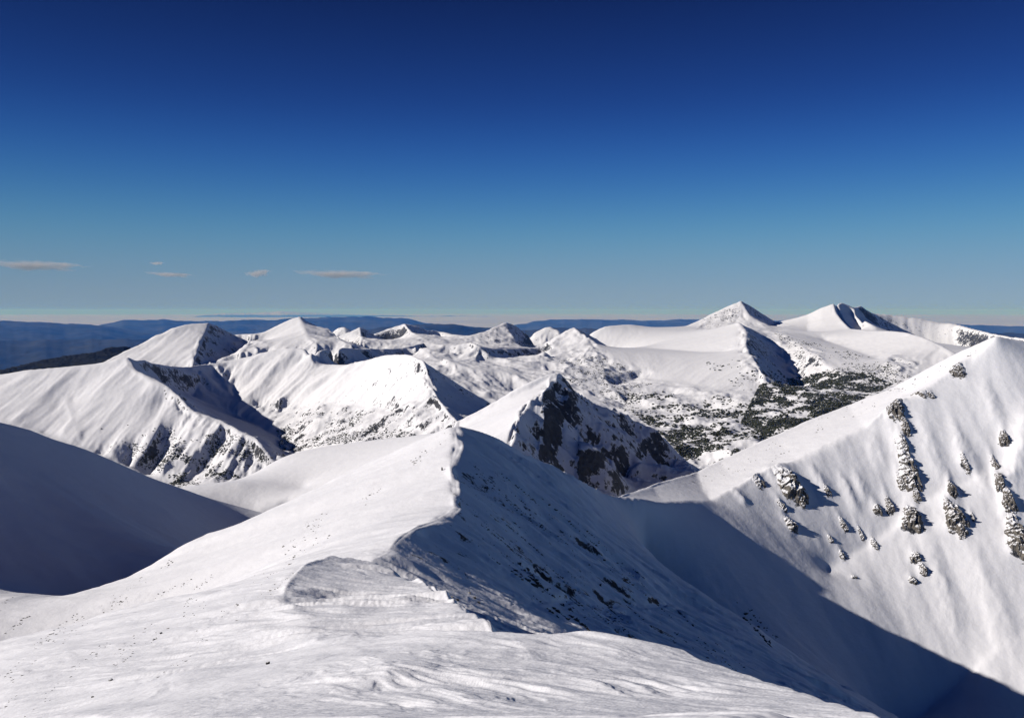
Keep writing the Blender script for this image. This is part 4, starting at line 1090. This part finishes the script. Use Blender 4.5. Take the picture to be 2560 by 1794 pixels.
sp += spots_in([(680, 1030), (900, 1030), (1040, 1090), (860, 1105), (700, 1130)], 9000, 1400, 2200, 0.95, 40, 0.06, 1.2, 0.8, 16)
sp += spots_in([(240, 1060), (420, 1060), (480, 1120), (380, 1190)], 2400, 1500, 2100, 1.0, 40, 0.12, 1.2, 0.8, 17)
sp += spots_in([(1930, 830), (2000, 850), (2230, 900), (2300, 960), (2120, 960), (2000, 900)], 6000, 2400, 4300, 0.9, 60, 0.06, 1.2, 0.8, 18)
sp += spots_in([(1500, 890), (1640, 940), (1560, 985), (1420, 960), (1380, 900)], 3500, 2000, 3300, 0.85, 60, 0.08, 1.2, 0.8, 19)
scatter('dwarf_pine_shrubs', 'dark dwarf pine thickets scattered over the snowy valley slopes', sp, M_PINE, 1, 0.8)
print('pines', len(sp))
# stones on the bright left slope, in streaks that run down the fall line
st = []
left = [(0, 1500), (200, 1500), (330, 1450), (620, 1310), (900, 1170), (1100, 1100), (1120, 1180), (1000, 1300), (760, 1400), (690, 1480), (560, 1600), (420, 1700), (300, 1794), (0, 1794)]
def streaks(n, poly, seed, size, D0, D1, per=26, ln=60, slope=-0.75):
    rr = random.Random(seed); out = []
    xs = [p[0] for p in poly]; ys = [p[1] for p in poly]; k = 0
    while k < n:
        px, py = rr.uniform(min(xs), max(xs)), rr.uniform(min(ys), max(ys))
        if not inpoly(px, py, poly): continue
        k += 1
        l = ln * rr.uniform(0.3, 1.2)
        for m in range(int(per * rr.uniform(0.2, 1.0))):
            t = rr.uniform(-1, 1) * l; w = rr.gauss(0, 3.5)
            q = hit(px + t * 0.8 + w, py + t * 0.8 * slope + w * 0.8)
            if q is None: continue
            D = R[q[0], 0]
            if D0 < D < D1: out.append((q[2], q[3], q[4], size * D / F * rr.uniform(0.35, 1.3) ** 1.5, rr.uniform(1, 2.4), rr.uniform(-0.5, 0.5)))
    return out
st += streaks(46, left, 21, 1.5, 60, 470)
st += streaks(70, [(1160, 1150), (1300, 1200), (1700, 1500), (1900, 1700), (1500, 1560), (1300, 1480), (1180, 1350)], 22, 1.6, 150, 560, 26, 60, 0.85)
st += streaks(9, [(1280, 1390), (1340, 1440), (1460, 1560), (1400, 1560), (1290, 1440)], 23, 4.0, 100, 560, 26, 30, 0.8)
st += streaks(5, [(1790, 1430), (1830, 1430), (1950, 1620), (1900, 1600)], 24, 2.6, 250, 600, 22, 50, 1.2)
st += streaks(34, [(1600, 1225), (1900, 1110), (2300, 940), (2440, 880), (2400, 915), (2200, 1010), (1990, 1130), (1800, 1210)], 25, 1.1, 500, 1100, 10, 30, -0.45)
scatter('scattered_stones', 'small dark stones showing through the thin snow of the slopes', st, M_PEB, 1, 0.7, sink=-0.25)
# dark rocks breaking through the shaded wall beside the hump
for k, (px, py, w, h) in enumerate([(1128, 1492, 18, 12), (1142, 1500, 12, 14), (1172, 1482, 14, 12), (1186, 1494, 12, 10), (1196, 1506, 14, 12), (1298, 1410, 22, 14), (1318, 1424, 24, 16), (1404, 1510, 18, 16), (1424, 1524, 16, 18), (1440, 1548, 20, 16), (1366, 1474, 12, 14), (1500, 1462, 10, 8), (1905, 1590, 16, 18), (1922, 1604, 10, 12)]):
    crag('rock', 'dark rock breaking through the blue shaded snow wall', px, py, w, h, 7, 1500 + k * 7, 'dark rocks breaking through the shaded wall', M_STONE, 0, 3)
for o in COL.objects:
    if o.name.split('.')[0] == 'rock': o['category'] = 'rock'

# ------------------------------------------------------------------ fog bank and clouds, far away
def cloud_mat(name, dens, scale):
    m = bpy.data.materials.new(name); nt, out = nodes(m)
    tc = N_(nt, 'ShaderNodeTexCoord'); ob = tc.outputs['Object']
    ln = N_(nt, 'ShaderNodeVectorMath', operation='LENGTH'); nt.links.new(ob, ln.inputs[0])
    fall = N_(nt, 'ShaderNodeMapRange'); fall.inputs['From Min'].default_value = 1.0; fall.inputs['From Max'].default_value = 0.25
    nt.links.new(ln.outputs['Value'], fall.inputs['Value'])
    mp = N_(nt, 'ShaderNodeMapping'); mp.inputs['Scale'].default_value = scale; nt.links.new(ob, mp.inputs[0])
    nz = noise(nt, mp.outputs[0], 1.0, 6, 0.6, 0.6)
    d = math_(nt, 'SUBTRACT', math_(nt, 'ADD', nz, math_(nt, 'MULTIPLY', fall.outputs[0], 0.45)), 0.68, )
    d = math_(nt, 'MULTIPLY', math_(nt, 'MAXIMUM', d, 0.0), dens)
    v = N_(nt, 'ShaderNodeVolumePrincipled'); v.inputs['Color'].default_value = (1.0, 0.97, 0.97, 1)
    nt.links.new(d, v.inputs['Density']); v.inputs['Absorption Color'].default_value = (1, 1, 1, 1)
    nt.links.new(v.outputs[0], out.inputs['Volume'])
    return m
CM = cloud_mat('thin_cloud', 0.004, (3.5, 1.2, 1.6))
for px, py, w, h, tilt, lb in [
    (85, 663, 250, 32, -0.02, 'long flat pinkish cloud streak at the left edge, just above the horizon'),
    (425, 686, 130, 16, -0.05, 'faintest thin cloud wisp between the left edge streak and the small tuft'),
    (645, 683, 75, 26, 0.12, 'short tufted cloud wisp left of the long central streak'),
    (850, 685, 270, 30, -0.02, 'long pinkish cloud streak above the sharp white peak'),
    (392, 658, 40, 10, 0.0, 'tiny faint cloud speck above the thin wisp')]:
    a, te = az_te(px, py); D = 60000.0
    v, f = ico(4)
    o = bpy.data.objects.new('cloud', mesh_from('cloud', v, f, CM)); COL.objects.link(o)
    o.location = (D * math.sin(a), D * math.cos(a), float(te) * D)
    k = D / F / 2
    o.scale = (w * k, 1400, h * k)
    o.rotation_euler = (0, -tilt, -float(a))
    o['label'] = lb; o['category'] = 'cloud'; o['group'] = 'thin clouds low over the horizon'
def fog_bank():
    az = np.radians(np.arange(-60, 60.01, 0.15)); rr = np.exp(np.linspace(math.log(72000), math.log(290000), 110))
    R_ = rr[:, None] + 0 * az[None]; A_ = az[None] + 0 * R_
    x, y = R_ * np.sin(A_), R_ * np.cos(A_)
    z = -1400 + 110 * fbm(x / 9000, y / 9000, 4, 501)
    z = z - 700 * (1 - sstep(72000, 84000, R_ + 9000 * fbm(x / 30000, y / 30000, 3, 505)))
    o = grid_object('fog_bank', 'pale layer of valley fog and mist lying beyond the blue ranges', x, y, z, np.ones((z.shape[0] - 1, z.shape[1] - 1), bool), mat_plain('fog_white', (0.40, 0.42, 0.45), (0.52, 0.53, 0.56), 1 / 9000., 1.0))
    o['kind'] = 'stuff'
fog_bank()
print('done', round(time.time() - T0, 1))
